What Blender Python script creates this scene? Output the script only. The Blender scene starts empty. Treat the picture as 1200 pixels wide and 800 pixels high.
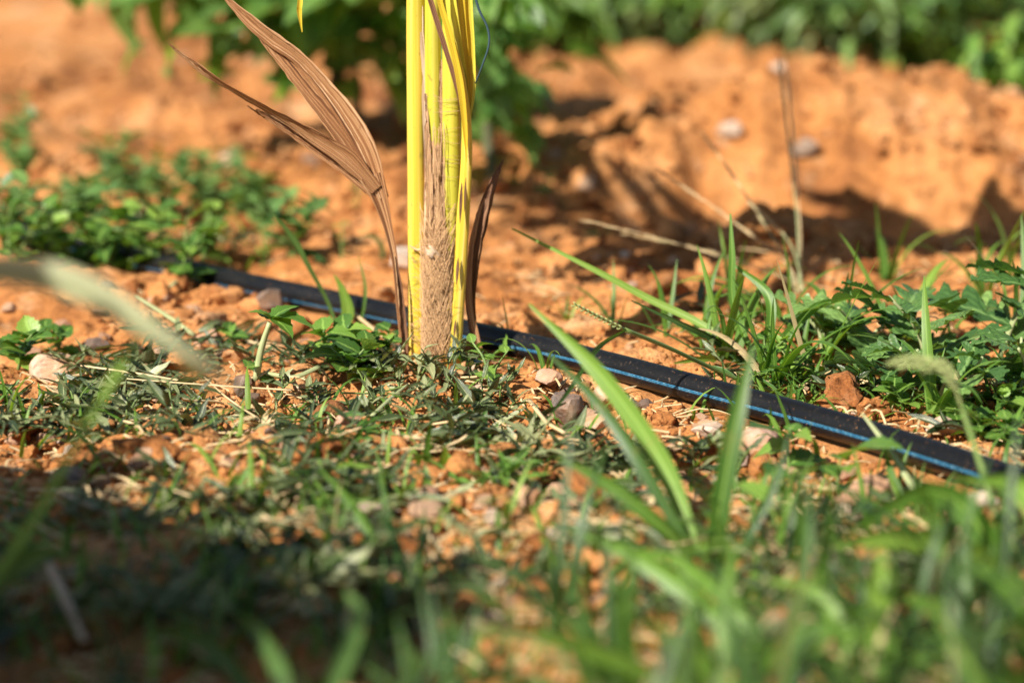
import bpy, math, random
import numpy as np
from mathutils import Vector, Matrix

# ------------------------------------------------------------------ camera, sky, sun, exposure
FPX, PITCH, CAMH = 2833.0, math.radians(12.0), 0.45       # 85 mm lens on a 1200 px wide frame
scene = bpy.context.scene
C = scene.collection
cam_data = bpy.data.cameras.new('camera')
cam = bpy.data.objects.new('camera', cam_data)
C.objects.link(cam)
cam.location = (0, 0, CAMH)
cam.rotation_euler = (math.pi / 2 - PITCH, 0, 0)
cam_data.sensor_width = 36.0
cam_data.lens = FPX / 1200 * 36.0
cam_data.clip_start, cam_data.clip_end = 0.02, 600
cam_data.dof.use_dof = True
cam_data.dof.focus_distance = 1.94
cam_data.dof.aperture_fstop = 3.2
cam_data.dof.aperture_blades = 9
scene.camera = cam

SUN_EL = math.radians(41)
SUN_H = np.array([-0.68, -0.73]); SUN_H = SUN_H / np.linalg.norm(SUN_H)   # horizontal direction towards the sun
world = bpy.data.worlds.new('World')
scene.world = world
world.use_nodes = True
wn = world.node_tree
sky = wn.nodes.new('ShaderNodeTexSky')
sky.sky_type = 'NISHITA'
sky.sun_disc = False
sky.sun_elevation = SUN_EL
sky.sun_rotation = math.atan2(SUN_H[0], SUN_H[1])
wn.links.new(sky.outputs[0], wn.nodes['Background'].inputs[0])
wn.nodes['Background'].inputs[1].default_value = 0.05
sun_data = bpy.data.lights.new('sun', 'SUN')
sun_data.energy = 5.0
sun_data.angle = math.radians(0.53)
sun_data.color = (1.0, 0.93, 0.82)
sun = bpy.data.objects.new('sun', sun_data)
C.objects.link(sun)
sd = Vector((SUN_H[0] * math.cos(SUN_EL), SUN_H[1] * math.cos(SUN_EL), math.sin(SUN_EL)))
sun.rotation_euler = sd.to_track_quat('Z', 'Y').to_euler()
scene.view_settings.view_transform = 'Standard'
scene.view_settings.look = 'None'
scene.view_settings.gamma = 1.0
scene.view_settings.use_curve_mapping = False
scene.view_settings.exposure = 0.9

rng = np.random.default_rng(7)
random.seed(7)
U = lambda a, b: float(rng.uniform(a, b))

# ------------------------------------------------------------------ pixel <-> world
CP, SP = math.cos(PITCH), math.sin(PITCH)


def ray(px, py):
    a, b = (px - 600) / FPX, (400 - py) / FPX
    return np.array([a, CP + b * SP, -SP + b * CP])


def P(px, py, Y):
    d = ray(px, py)
    t = Y / d[1]
    return np.array([d[0] * t, Y, CAMH + d[2] * t])


def PZ(px, py, Z=0.0):
    d = ray(px, py)
    t = (Z - CAMH) / d[2]
    return np.array([d[0] * t, d[1] * t, Z])


def mpp(Y):                                            # metres a pixel spans at a distance
    return math.hypot(Y, CAMH * 0.8) / FPX


def catmull(K, n):
    K = np.asarray(K, float)
    if len(K) == 2:
        s = np.linspace(0, 1, n)[:, None]
        return K[0] * (1 - s) + K[1] * s
    E = np.vstack([2 * K[0] - K[1], K, 2 * K[-1] - K[-2]])
    out = []
    for u in np.linspace(0, len(K) - 1 - 1e-9, n):
        i = int(u); f = u - i
        a, b, c, d = E[i], E[i + 1], E[i + 2], E[i + 3]
        out.append(0.5 * (2 * b + (c - a) * f + (2 * a - 5 * b + 4 * c - d) * f * f + (3 * b - a - 3 * c + d) * f ** 3))
    return np.array(out)


# ------------------------------------------------------------------ terrain height
def hash2(ix, iy, s):
    n = (ix.astype(np.int64) * 374761393 + iy.astype(np.int64) * 668265263 + s * 1274126177) & 0x7fffffff
    n = ((n ^ (n >> 13)) * 1274126177) & 0x7fffffff
    return ((n ^ (n >> 16)) & 0xffff) / 65535.0


def vnoise(x, y, s=0):
    ix, iy = np.floor(x), np.floor(y)
    fx, fy = x - ix, y - iy
    fx, fy = fx * fx * (3 - 2 * fx), fy * fy * (3 - 2 * fy)
    a, b = hash2(ix, iy, s), hash2(ix + 1, iy, s)
    c, d = hash2(ix, iy + 1, s), hash2(ix + 1, iy + 1, s)
    return (a * (1 - fx) + b * fx) * (1 - fy) + (c * (1 - fx) + d * fx) * fy - 0.5


PIPE_R = 0.0111
pipe_px = [(-60, 247), (0, 262), (70, 280), (140, 298), (200, 312), (300, 335), (425, 361), (585, 398), (700, 424),
           (827, 458), (931, 485), (1030, 513), (1143, 549), (1220, 575)]
pipe_k = [PZ(a, b, PIPE_R) for a, b in pipe_px]
d0 = pipe_k[0] - pipe_k[1]; d0 /= np.linalg.norm(d0)
d1 = pipe_k[-1] - pipe_k[-2]; d1 /= np.linalg.norm(d1)
pipe_k = [pipe_k[0] + d0 * 2.2 + np.array([-.15, .25, 0]), pipe_k[0] + d0 * 0.9] + pipe_k + [pipe_k[-1] + d1 * 0.5, pipe_k[-1] + d1 * 1.3]
pipe_path = catmull(pipe_k, 150)
# even out hand-measured wobble
for _ in range(3):
    pipe_path[1:-1] = 0.5 * pipe_path[1:-1] + 0.25 * (pipe_path[:-2] + pipe_path[2:])


def seg_dist(x, y, pl):
    best = np.full(x.shape, 1e9)
    for a, b in zip(pl[:-1], pl[1:]):
        ax, ay, bx, by = a[0], a[1], b[0], b[1]
        L = (bx - ax) ** 2 + (by - ay) ** 2 + 1e-12
        t = np.clip(((x - ax) * (bx - ax) + (y - ay) * (by - ay)) / L, 0, 1)
        best = np.minimum(best, (x - ax - t * (bx - ax)) ** 2 + (y - ay - t * (by - ay)) ** 2)
    return np.sqrt(best)


def sstep(a, b, v):
    t = np.clip((v - a) / (b - a), 0, 1)
    return t * t * (3 - 2 * t)


STEM = PZ(510, 428)
pipe_coarse = pipe_path[::8]


def H(x, y):
    x = np.atleast_1d(np.asarray(x, float)); y = np.atleast_1d(np.asarray(y, float))
    back = sstep(2.25, 2.9, y)
    z = 0.030 * vnoise(x * 4.2 + 3, y * 4.2, 1) + 0.020 * vnoise(x * 11, y * 11, 2)
    z += 0.018 * vnoise(x * 34, y * 34, 4)
    cl = vnoise(x * 62 + 9, y * 62, 5)
    z += 0.0095 * np.sign(cl) * np.sqrt(np.abs(cl) * .5) * (0.45 + 0.9 * (vnoise(x * 5, y * 5, 9) + .5))
    z += 0.0036 * vnoise(x * 140, y * 140, 6)
    z += back * (0.10 * vnoise(x * 2.1 + 5, y * 2.1 + 1, 11) + 0.045 * vnoise(x * 6.5, y * 6.5, 12) + 0.036 * vnoise(x * 15, y * 15, 14) + 0.026 * vnoise(x * 33, y * 33, 16))
    # furrow behind the pipe and the bank beyond it
    yc = 2.96 - 0.10 * x + 0.10 * vnoise(x * 3, y * 0 + 2, 15)
    rx = sstep(-0.05, 0.35, x) * (1 - sstep(2.2, 3.2, x))
    z -= rx * 0.15 * np.exp(-((y - yc) / 0.13) ** 2)
    z += rx * 0.030 * np.exp(-((y - yc + 0.33) / 0.13) ** 2)
    z += (0.25 + 0.75 * rx) * 0.095 * np.exp(-((y - yc - 0.42) / 0.26) ** 2) * (1 - sstep(3, 4, np.abs(x)))
    far = sstep(6, 40, np.hypot(x, y))
    z = z * (1 - far) + far * (0.5 * vnoise(x * .08, y * .08, 21))
    # settle flat beneath the pipe and round the seedling
    dp = seg_dist(x, y, pipe_coarse)
    k = 1 - sstep(0.008, 0.045, dp)
    z = z * (1 - k) + k * (-0.001 + 0.2 * z)
    ds = np.hypot(x - STEM[0], y - STEM[1])
    k = 1 - sstep(0.03, 0.12, ds)
    z = z * (1 - k) + k * 0.004
    return z


def h1(x, y):
    return float(H(x, y)[0])


def G(px, py):                                         # where the sight line through a pixel meets the ground
    z = 0.0
    for _ in range(7):
        p = PZ(px, py, z)
        z = 0.5 * z + 0.5 * h1(p[0], p[1])
    p = PZ(px, py, z)
    p[2] = h1(p[0], p[1])
    return p


def GN(pxs, pys):                                      # many at once
    pxs, pys = np.asarray(pxs, float), np.asarray(pys, float)
    a, b = (pxs - 600) / FPX, (400 - pys) / FPX
    dy, dz = CP + b * SP, -SP + b * CP
    z = np.zeros(len(pxs))
    for _ in range(7):
        t = (z - CAMH) / dz
        z = 0.5 * z + 0.5 * H(a * t, dy * t)
    t = (z - CAMH) / dz
    x, y = a * t, dy * t
    return np.stack([x, y, H(x, y)], 1)


# ------------------------------------------------------------------ materials
def nt(name):
    m = bpy.data.materials.new(name)
    m.use_nodes = True
    return m, m.node_tree.nodes, m.node_tree.links, m.node_tree.nodes['Principled BSDF']


def N(nodes, kind, **kw):
    n = nodes.new(kind)
    for k, v in kw.items():
        if k.startswith('i_'):
            n.inputs[k[2:].replace('_', ' ')].default_value = v
        else:
            setattr(n, k, v)
    return n


def ramp(nodes, stops):
    r = nodes.new('ShaderNodeValToRGB')
    e = r.color_ramp.elements
    while len(e) < len(stops):
        e.new(0.5)
    for s, (p, c) in zip(e, stops):
        s.position = p
        s.color = (*c, 1) if len(c) == 3 else c
    return r


def mixc(nodes, links, fac, a, b, mode='MIX'):
    m = nodes.new('ShaderNodeMix')
    m.data_type = 'RGBA'; m.blend_type = mode
    for sock, v in ((m.inputs[0], fac), (m.inputs[6], a), (m.inputs[7], b)):
        if hasattr(v, 'is_output') or isinstance(v, bpy.types.NodeSocket):
            links.new(v, sock)
        elif isinstance(v, (int, float)):
            sock.default_value = v
        else:
            sock.default_value = (*v, 1)
    return m.outputs[2]


def tint_fac(nodes, links):
    at = N(nodes, 'ShaderNodeAttribute', attribute_name='tint')
    oi = N(nodes, 'ShaderNodeObjectInfo')
    ad = N(nodes, 'ShaderNodeMath', operation='ADD')
    links.new(at.outputs['Fac'], ad.inputs[0]); links.new(oi.outputs['Random'], ad.inputs[1])
    fr = N(nodes, 'ShaderNodeMath', operation='FRACT')
    links.new(ad.outputs[0], fr.inputs[0])
    return fr.outputs[0]


def leaf_mat(name, c1, c2, c3, trans=0.32, rough=0.42, veins='par', wear=0.35, tcol=None):
    m, n, l, b = nt(name)
    f = tint_fac(n, l)
    r = ramp(n, [(0, c1), (0.55, c2), (1, c3)])
    l.new(f, r.inputs[0])
    uv = N(n, 'ShaderNodeUVMap')
    sp = N(n, 'ShaderNodeSeparateXYZ'); l.new(uv.outputs[0], sp.inputs[0])
    mp = N(n, 'ShaderNodeMapping')
    mp.inputs['Scale'].default_value = (34, 1.2, 1) if veins == 'par' else (1, 1, 1)
    l.new(uv.outputs[0], mp.inputs[0])
    if veins == 'par':
        tx = N(n, 'ShaderNodeTexNoise', i_Scale=1.0, i_Detail=1.5); l.new(mp.outputs[0], tx.inputs['Vector'])
        vf = tx.outputs[0]
    else:
        # feather veins: bands slanting away from the midrib
        ab = N(n, 'ShaderNodeMath', operation='ABSOLUTE')
        s0 = N(n, 'ShaderNodeMath', operation='SUBTRACT'); s0.inputs[1].default_value = 0.5
        l.new(sp.outputs[0], s0.inputs[0]); l.new(s0.outputs[0], ab.inputs[0])
        mu = N(n, 'ShaderNodeMath', operation='MULTIPLY_ADD'); mu.inputs[1].default_value = -0.9
        l.new(ab.outputs[0], mu.inputs[0]); l.new(sp.outputs[1], mu.inputs[2])
        m9 = N(n, 'ShaderNodeMath', operation='MULTIPLY'); m9.inputs[1].default_value = 52.0; l.new(mu.outputs[0], m9.inputs[0])
        sn = N(n, 'ShaderNodeMath', operation='SINE'); l.new(m9.outputs[0], sn.inputs[0])
        ma = N(n, 'ShaderNodeMath', operation='MULTIPLY_ADD'); ma.inputs[1].default_value = 0.28; ma.inputs[2].default_value = 0.5
        l.new(sn.outputs[0], ma.inputs[0])
        vf = ma.outputs[0]
    vr = ramp(n, [(0.3, (0.72, 0.72, 0.72)), (0.72, (1.22, 1.18, 1.1))]); l.new(vf, vr.inputs[0])
    col = mixc(n, l, 0.75, r.outputs[0], vr.outputs[0], 'MULTIPLY')
    # midrib
    s1 = N(n, 'ShaderNodeMath', operation='SUBTRACT'); s1.inputs[1].default_value = 0.5; l.new(sp.outputs[0], s1.inputs[0])
    a1 = N(n, 'ShaderNodeMath', operation='ABSOLUTE'); l.new(s1.outputs[0], a1.inputs[0])
    rr = ramp(n, [(0.02, (1, 1, 1)), (0.075, (0, 0, 0))]); l.new(a1.outputs[0], rr.inputs[0])
    mm = N(n, 'ShaderNodeMath', operation='MULTIPLY'); mm.inputs[1].default_value = 0.5; l.new(rr.outputs[0], mm.inputs[0])
    col = mixc(n, l, mm.outputs[0], col, tuple(min(1, v * 1.5 + .03) for v in c3))
    # blotches of yellow wear
    geo = N(n, 'ShaderNodeNewGeometry')
    bn = N(n, 'ShaderNodeTexNoise', i_Scale=55.0, i_Detail=3.0); l.new(geo.outputs['Position'], bn.inputs['Vector'])
    br = ramp(n, [(0.62, (0, 0, 0)), (0.78, (1, 1, 1))]); l.new(bn.outputs[0], br.inputs[0])
    bm = N(n, 'ShaderNodeMath', operation='MULTIPLY'); bm.inputs[1].default_value = wear; l.new(br.outputs[0], bm.inputs[0])
    col = mixc(n, l, bm.outputs[0], col, (0.24, 0.20, 0.06))
    l.new(col, b.inputs['Base Color'])
    b.inputs['Roughness'].default_value = rough
    b.inputs['Specular IOR Level'].default_value = 0.45
    bp = N(n, 'ShaderNodeBump', i_Strength=0.25, i_Distance=0.0006)
    l.new(vf, bp.inputs['Height']); l.new(bp.outputs[0], b.inputs['Normal'])
    tr = N(n, 'ShaderNodeBsdfTranslucent')
    tc = mixc(n, l, 1.0, col, tcol or (1.5, 1.5, 0.55), 'MULTIPLY')
    l.new(tc, tr.inputs[0])
    mx = N(n, 'ShaderNodeMixShader'); mx.inputs[0].default_value = trans
    l.new(b.outputs[0], mx.inputs[1]); l.new(tr.outputs[0], mx.inputs[2])
    l.new(mx.outputs[0], n['Material Output'].inputs[0])
    return m


def soil_mat(name, kind='ground'):
    m, n, l, b = nt(name)
    geo = N(n, 'ShaderNodeNewGeometry')
    pos = geo.outputs['Position']
    n1 = N(n, 'ShaderNodeTexNoise', i_Scale=7.0, i_Detail=6.0, i_Roughness=0.6); l.new(pos, n1.inputs['Vector'])
    n2 = N(n, 'ShaderNodeTexNoise', i_Scale=60.0, i_Detail=6.0, i_Roughness=0.65); l.new(pos, n2.inputs['Vector'])
    n3 = N(n, 'ShaderNodeTexNoise', i_Scale=420.0, i_Detail=3.0); l.new(pos, n3.inputs['Vector'])
    r1 = ramp(n, [(0.30, (0.19, 0.068, 0.024)), (0.45, (0.385, 0.157, 0.048)), (0.58, (0.485, 0.218, 0.076)), (0.74, (0.56, 0.32, 0.16))]); l.new(n1.outputs[0], r1.inputs[0])
    r2 = ramp(n, [(0.30, (0.40, 0.37, 0.38)), (0.5, (1, 1, 1)), (0.72, (1.2, 1.25, 1.35))]); l.new(n2.outputs[0], r2.inputs[0])
    col = mixc(n, l, 0.85, r1.outputs[0], r2.outputs[0], 'MULTIPLY')
    r3 = ramp(n, [(0.33, (0.62, 0.6, 0.6)), (0.5, (1, 1, 1)), (0.68, (1.2, 1.2, 1.2))]); l.new(n3.outputs[0], r3.inputs[0])
    col = mixc(n, l, 0.7, col, r3.outputs[0], 'MULTIPLY')
    # paler gritty patches
    n4 = N(n, 'ShaderNodeTexNoise', i_Scale=16.0, i_Detail=5.0, i_Roughness=0.7)
    l.new(pos, n4.inputs['Vector'])
    r4 = ramp(n, [(0.58, (0, 0, 0)), (0.72, (0.7, 0.7, 0.7))]); l.new(n4.outputs[0], r4.inputs[0])
    col = mixc(n, l, r4.outputs[0], col, (0.56, 0.36, 0.20))
    if kind != 'ground':
        f = tint_fac(n, l)
        rf = ramp(n, [(0, (0.55, 0.45, 0.42)), (0.45, (1, 1, 1)), (0.8, (1.15, 1.25, 1.4)), (1.0, (0.7, 0.75, 0.9))]); l.new(f, rf.inputs[0])
        col = mixc(n, l, 0.9, col, rf.outputs[0], 'MULTIPLY')
    l.new(col, b.inputs['Base Color'])
    b.inputs['Roughness'].default_value = 0.95
    b.inputs['Specular IOR Level'].default_value = 0.15
    hs = N(n, 'ShaderNodeMath', operation='MULTIPLY_ADD'); hs.inputs[1].default_value = 0.35
    l.new(n3.outputs[0], hs.inputs[0]); l.new(n2.outputs[0], hs.inputs[2])
    bp = N(n, 'ShaderNodeBump', i_Strength=0.9, i_Distance=0.004)
    l.new(hs.outputs[0], bp.inputs['Height']); l.new(bp.outputs[0], b.inputs['Normal'])
    return m


def stone_mat(name, ca, cb, cc, dust=0.5, rough=0.7):
    m, n, l, b = nt(name)
    tc = N(n, 'ShaderNodeTexCoord'); oi = N(n, 'ShaderNodeObjectInfo')
    ad = N(n, 'ShaderNodeVectorMath', operation='ADD'); l.new(tc.outputs['Object'], ad.inputs[0]); l.new(oi.outputs['Location'], ad.inputs[1])
    n1 = N(n, 'ShaderNodeTexNoise', i_Scale=70.0, i_Detail=6.0, i_Roughness=0.65, i_Distortion=0.8); l.new(ad.outputs[0], n1.inputs['Vector'])
    r1 = ramp(n, [(0.3, ca), (0.5, cb), (0.7, cc)]); l.new(n1.outputs[0], r1.inputs[0])
    n2 = N(n, 'ShaderNodeTexNoise', i_Scale=38.0, i_Detail=5.0); l.new(ad.outputs[0], n2.inputs['Vector'])
    geo = N(n, 'ShaderNodeNewGeometry')
    r2 = ramp(n, [(0.5 - 0.2 * dust, (0, 0, 0)), (0.68 - 0.1 * dust, (1, 1, 1))]); l.new(n2.outputs[0], r2.inputs[0])
    mm = N(n, 'ShaderNodeMath', operation='MULTIPLY'); mm.inputs[1].default_value = dust; l.new(r2.outputs[0], mm.inputs[0])
    col = mixc(n, l, mm.outputs[0], r1.outputs[0], (0.52, 0.24, 0.085))
    l.new(col, b.inputs['Base Color'])
    b.inputs['Roughness'].default_value = rough
    bp = N(n, 'ShaderNodeBump', i_Strength=0.6, i_Distance=0.003); l.new(n1.outputs[0], bp.inputs['Height']); l.new(bp.outputs[0], b.inputs['Normal'])
    return m


def streak_mat(name, stops, scale=(40, 1.5, 1), rough=0.55, trans=0.0, speck=None, spot=0.0, bump=0.3):
    """long fibres running along v: dead leaf, stalk, straw, husk"""
    m, n, l, b = nt(name)
    uv = N(n, 'ShaderNodeUVMap')
    mp = N(n, 'ShaderNodeMapping'); mp.inputs['Scale'].default_value = scale; l.new(uv.outputs[0], mp.inputs[0])
    oi = N(n, 'ShaderNodeObjectInfo'); mp2 = N(n, 'ShaderNodeVectorMath', operation='ADD')
    mlt = N(n, 'ShaderNodeMath', operation='MULTIPLY'); mlt.inputs[1].default_value = 37.0; l.new(oi.outputs['Random'], mlt.inputs[0])
    l.new(mp.outputs[0], mp2.inputs[0]); l.new(mlt.outputs[0], mp2.inputs[1])
    tx = N(n, 'ShaderNodeTexNoise', i_Scale=1.0, i_Detail=4.0, i_Roughness=0.6); l.new(mp2.outputs[0], tx.inputs['Vector'])
    r = ramp(n, stops); l.new(tx.outputs[0], r.inputs[0])
    col = r.outputs[0]
    if speck:
        geo = N(n, 'ShaderNodeNewGeometry')
        sm = N(n, 'ShaderNodeMapping'); sm.inputs['Scale'].default_value = (1, 1, 0.45); l.new(geo.outputs['Position'], sm.inputs[0])
        sx = N(n, 'ShaderNodeTexNoise', i_Scale=230.0, i_Detail=4.0, i_Roughness=0.7); l.new(sm.outputs[0], sx.inputs['Vector'])
        sr = ramp(n, [(0.605, (0, 0, 0)), (0.69, (1, 1, 1))]); l.new(sx.outputs[0], sr.inputs[0])
        mm = N(n, 'ShaderNodeMath', operation='MULTIPLY'); mm.inputs[1].default_value = spot; l.new(sr.outputs[0], mm.inputs[0])
        col = mixc(n, l, mm.outputs[0], col, speck)
    if name in ('yellow_stalk', 'yellow_green_stalk'):
        g2 = N(n, 'ShaderNodeNewGeometry')
        m2 = N(n, 'ShaderNodeMapping'); m2.inputs['Scale'].default_value = (60, 60, 11); l.new(g2.outputs['Position'], m2.inputs[0])
        x2 = N(n, 'ShaderNodeTexNoise', i_Scale=1.0, i_Detail=4.0); l.new(m2.outputs[0], x2.inputs['Vector'])
        q2 = ramp(n, [(0.46, (0, 0, 0)), (0.70, (0.4, 0.4, 0.4))]); l.new(x2.outputs[0], q2.inputs[0])
        col = mixc(n, l, q2.outputs[0], col, (0.40, 0.44, 0.05))
        z2 = N(n, 'ShaderNodeSeparateXYZ'); l.new(g2.outputs['Position'], z2.inputs[0])
        x3 = N(n, 'ShaderNodeTexNoise', i_Scale=160.0, i_Detail=5.0, i_Roughness=0.7); l.new(g2.outputs['Position'], x3.inputs['Vector'])
        a3 = N(n, 'ShaderNodeMath', operation='MULTIPLY_ADD'); a3.inputs[1].default_value = -5.0; l.new(z2.outputs[2], a3.inputs[0]); l.new(x3.outputs[0], a3.inputs[2])
        q3 = ramp(n, [(0.40, (0, 0, 0)), (0.55, (0.8, 0.8, 0.8))]); l.new(a3.outputs[0], q3.inputs[0])
        col = mixc(n, l, q3.outputs[0], col, (0.42, 0.22, 0.09))
    l.new(col, b.inputs['Base Color'])
    b.inputs['Roughness'].default_value = rough
    b.inputs['Specular IOR Level'].default_value = 0.35
    bp = N(n, 'ShaderNodeBump', i_Strength=bump, i_Distance=0.0012); l.new(tx.outputs[0], bp.inputs['Height']); l.new(bp.outputs[0], b.inputs['Normal'])
    if trans:
        tr = N(n, 'ShaderNodeBsdfTranslucent'); l.new(mixc(n, l, 1.0, col, (1.3, 1.1, 0.8), 'MULTIPLY'), tr.inputs[0])
        mx = N(n, 'ShaderNodeMixShader'); mx.inputs[0].default_value = trans
        l.new(b.outputs[0], mx.inputs[1]); l.new(tr.outputs[0], mx.inputs[2]); l.new(mx.outputs[0], n['Material Output'].inputs[0])
    return m


M = {}
M['soil'] = soil_mat('soil')
M['crumb'] = soil_mat('soil_crumb', 'crumb')
M['grass'] = leaf_mat('grass_blade', (0.055, 0.135, 0.018), (0.115, 0.245, 0.032), (0.23, 0.37, 0.06), 0.36)
M['pale_grass'] = leaf_mat('pale_grass_blade', (0.38, 0.42, 0.27), (0.46, 0.50, 0.33), (0.54, 0.56, 0.40), 0.30)
M['dark_and_shaded_grass'] = leaf_mat('dark_and_shaded_grass_blade', (0.026, 0.065, 0.017), (0.05, 0.115, 0.026), (0.10, 0.19, 0.045), 0.28)  # dark green blades; this colour also carries shade for the shadowed tufts
M['broad'] = leaf_mat('broad_leaf', (0.045, 0.115, 0.02), (0.10, 0.22, 0.035), (0.24, 0.39, 0.07), 0.32, veins='feather')
M['lobed'] = leaf_mat('lobed_leaf', (0.055, 0.13, 0.035), (0.10, 0.205, 0.055), (0.19, 0.32, 0.09), 0.28, veins='feather')
M['mat'] = leaf_mat('mat_weed_leaf', (0.020, 0.038, 0.014), (0.078, 0.112, 0.042), (0.29, 0.315, 0.16), 0.14, rough=0.36, veins='feather', wear=0.35)  # dark end deepened so the leaf colour carries some of the shade
M['pale_weed'] = leaf_mat('pale_weed_leaf', (0.10, 0.16, 0.06), (0.18, 0.25, 0.10), (0.28, 0.34, 0.16), 0.35)
M['bush'] = leaf_mat('bush_leaf', (0.09, 0.21, 0.055), (0.14, 0.29, 0.07), (0.22, 0.38, 0.10), 0.5, veins='feather', wear=0.15)
M['frond'] = leaf_mat('frond_leaflet', (0.06, 0.12, 0.02), (0.10, 0.17, 0.025), (0.16, 0.21, 0.03), 0.25)
M['stem'] = streak_mat('green_stem', [(0.3, (0.10, 0.17, 0.04)), (0.55, (0.17, 0.25, 0.07)), (0.75, (0.24, 0.27, 0.10))], (6, 3, 1), 0.5)
M['pale_stem'] = streak_mat('pale_stem', [(0.3, (0.26, 0.30, 0.13)), (0.55, (0.36, 0.40, 0.20)), (0.8, (0.45, 0.45, 0.25))], (6, 3, 1), 0.5)
M['twig'] = streak_mat('twig_bark', [(0.3, (0.05, 0.06, 0.025)), (0.6, (0.10, 0.10, 0.05)), (0.8, (0.16, 0.13, 0.07))], (6, 3, 1), 0.7)
M['yellow'] = streak_mat('yellow_stalk', [(0.30, (0.44, 0.36, 0.03)), (0.45, (0.68, 0.47, 0.045)), (0.6, (0.77, 0.555, 0.09)), (0.75, (0.82, 0.67, 0.26))], (13, 1.6, 1), 0.45, 0.0, (0.27, 0.15, 0.06), 0.75, 0.35)
M['yellowgreen'] = streak_mat('yellow_green_stalk', [(0.25, (0.36, 0.36, 0.03)), (0.5, (0.54, 0.48, 0.05)), (0.8, (0.70, 0.60, 0.14))], (9, 1.2, 1), 0.4, 0.0, (0.25, 0.14, 0.05), 0.6, 0.15)
M['gold'] = streak_mat('golden_leaflet', [(0.25, (0.33, 0.19, 0.03)), (0.45, (0.58, 0.42, 0.03)), (0.7, (0.66, 0.54, 0.05))], (14, 1.0, 1), 0.45, 0.2)
M['husk'] = streak_mat('husk_sheath', [(0.28, (0.22, 0.11, 0.05)), (0.5, (0.46, 0.27, 0.14)), (0.72, (0.66, 0.46, 0.29))], (30, 3, 1), 0.85, bump=0.8)
M['fibre'] = streak_mat('husk_fibre', [(0.3, (0.34, 0.18, 0.08)), (0.5, (0.52, 0.31, 0.15)), (0.75, (0.70, 0.50, 0.30))], (2, 2, 1), 0.8)
M['paper'] = streak_mat('papery_margin', [(0.25, (0.38, 0.24, 0.15)), (0.5, (0.60, 0.44, 0.30)), (0.8, (0.72, 0.60, 0.46))], (12, 5, 1), 0.7, 0.15)
M['dead'] = streak_mat('dead_leaf', [(0.35, (0.075, 0.03, 0.015)), (0.45, (0.27, 0.115, 0.045)), (0.54, (0.45, 0.23, 0.10)), (0.68, (0.72, 0.49, 0.29))], (15, 0.9, 1), 0.6, 0.12, (0.10, 0.05, 0.03), 0.3, 0.7)
M['dead_dark'] = streak_mat('dead_leaf_dark', [(0.30, (0.045, 0.022, 0.014)), (0.45, (0.14, 0.065, 0.035)), (0.60, (0.30, 0.15, 0.075)), (0.75, (0.46, 0.29, 0.18))], (14, 0.9, 1), 0.6, 0.06, (0.05, 0.03, 0.02), 0.3, 0.7)
M['dry_blade'] = streak_mat('dry_blade', [(0.3, (0.34, 0.24, 0.11)), (0.55, (0.52, 0.41, 0.21)), (0.8, (0.62, 0.54, 0.33))], (12, 1.5, 1), 0.6, 0.25)
M['straw'] = streak_mat('dry_straw', [(0.3, (0.42, 0.28, 0.13)), (0.55, (0.62, 0.47, 0.26)), (0.8, (0.72, 0.62, 0.42))], (4, 3, 1), 0.6)
M['seed'] = streak_mat('grass_seed', [(0.3, (0.24, 0.30, 0.10)), (0.55, (0.36, 0.40, 0.16)), (0.8, (0.48, 0.48, 0.24))], (4, 8, 1), 0.6)
M['dry_seed'] = streak_mat('dry_grass_seed', [(0.3, (0.45, 0.33, 0.16)), (0.55, (0.58, 0.46, 0.25)), (0.8, (0.66, 0.56, 0.36))], (4, 8, 1), 0.6)
M['stone_tan'] = stone_mat('stone_tan', (0.28, 0.17, 0.11), (0.46, 0.31, 0.21), (0.58, 0.44, 0.33), 0.55)
M['stone_dark'] = stone_mat('stone_dark', (0.055, 0.045, 0.04), (0.13, 0.10, 0.085), (0.24, 0.18, 0.15), 0.35, 0.55)
M['stone_white'] = stone_mat('stone_white', (0.34, 0.25, 0.18), (0.50, 0.41, 0.33), (0.62, 0.54, 0.46), 0.5)
M['stone_pink'] = stone_mat('stone_pink', (0.20, 0.11, 0.075), (0.37, 0.22, 0.155), (0.52, 0.36, 0.27), 0.6)
m, n, l, b = nt('black_plastic')
geo = N(n, 'ShaderNodeNewGeometry')
t1 = N(n, 'ShaderNodeTexNoise', i_Scale=320.0, i_Detail=4.0, i_Roughness=0.7); l.new(geo.outputs['Position'], t1.inputs['Vector'])
r1 = ramp(n, [(0.59, (0, 0, 0)), (0.74, (1, 1, 1))]); l.new(t1.outputs[0], r1.inputs[0])
t2 = N(n, 'ShaderNodeTexNoise', i_Scale=24.0, i_Detail=5.0); l.new(geo.outputs['Position'], t2.inputs['Vector'])
r2 = ramp(n, [(0.35, (0.05, 0.05, 0.05)), (0.7, (0.5, 0.5, 0.5))]); l.new(t2.outputs[0], r2.inputs[0])
mm = N(n, 'ShaderNodeMath', operation='MULTIPLY'); l.new(r1.outputs[0], mm.inputs[0]); l.new(r2.outputs[0], mm.inputs[1])
l.new(mixc(n, l, mm.outputs[0], (0.006, 0.0065, 0.008), (0.36, 0.24, 0.15)), b.inputs['Base Color'])
b.inputs['Specular IOR Level'].default_value = 0.3
rr = ramp(n, [(0.3, (0.30, 0.30, 0.30)), (0.7, (0.52, 0.52, 0.52))]); l.new(t2.outputs[0], rr.inputs[0]); l.new(rr.outputs[0], b.inputs['Roughness'])
M['plastic'] = m
m, n, l, b = nt('blue_stripe')
geo = N(n, 'ShaderNodeNewGeometry')
t1 = N(n, 'ShaderNodeTexNoise', i_Scale=260.0, i_Detail=4.0); l.new(geo.outputs['Position'], t1.inputs['Vector'])
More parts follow.
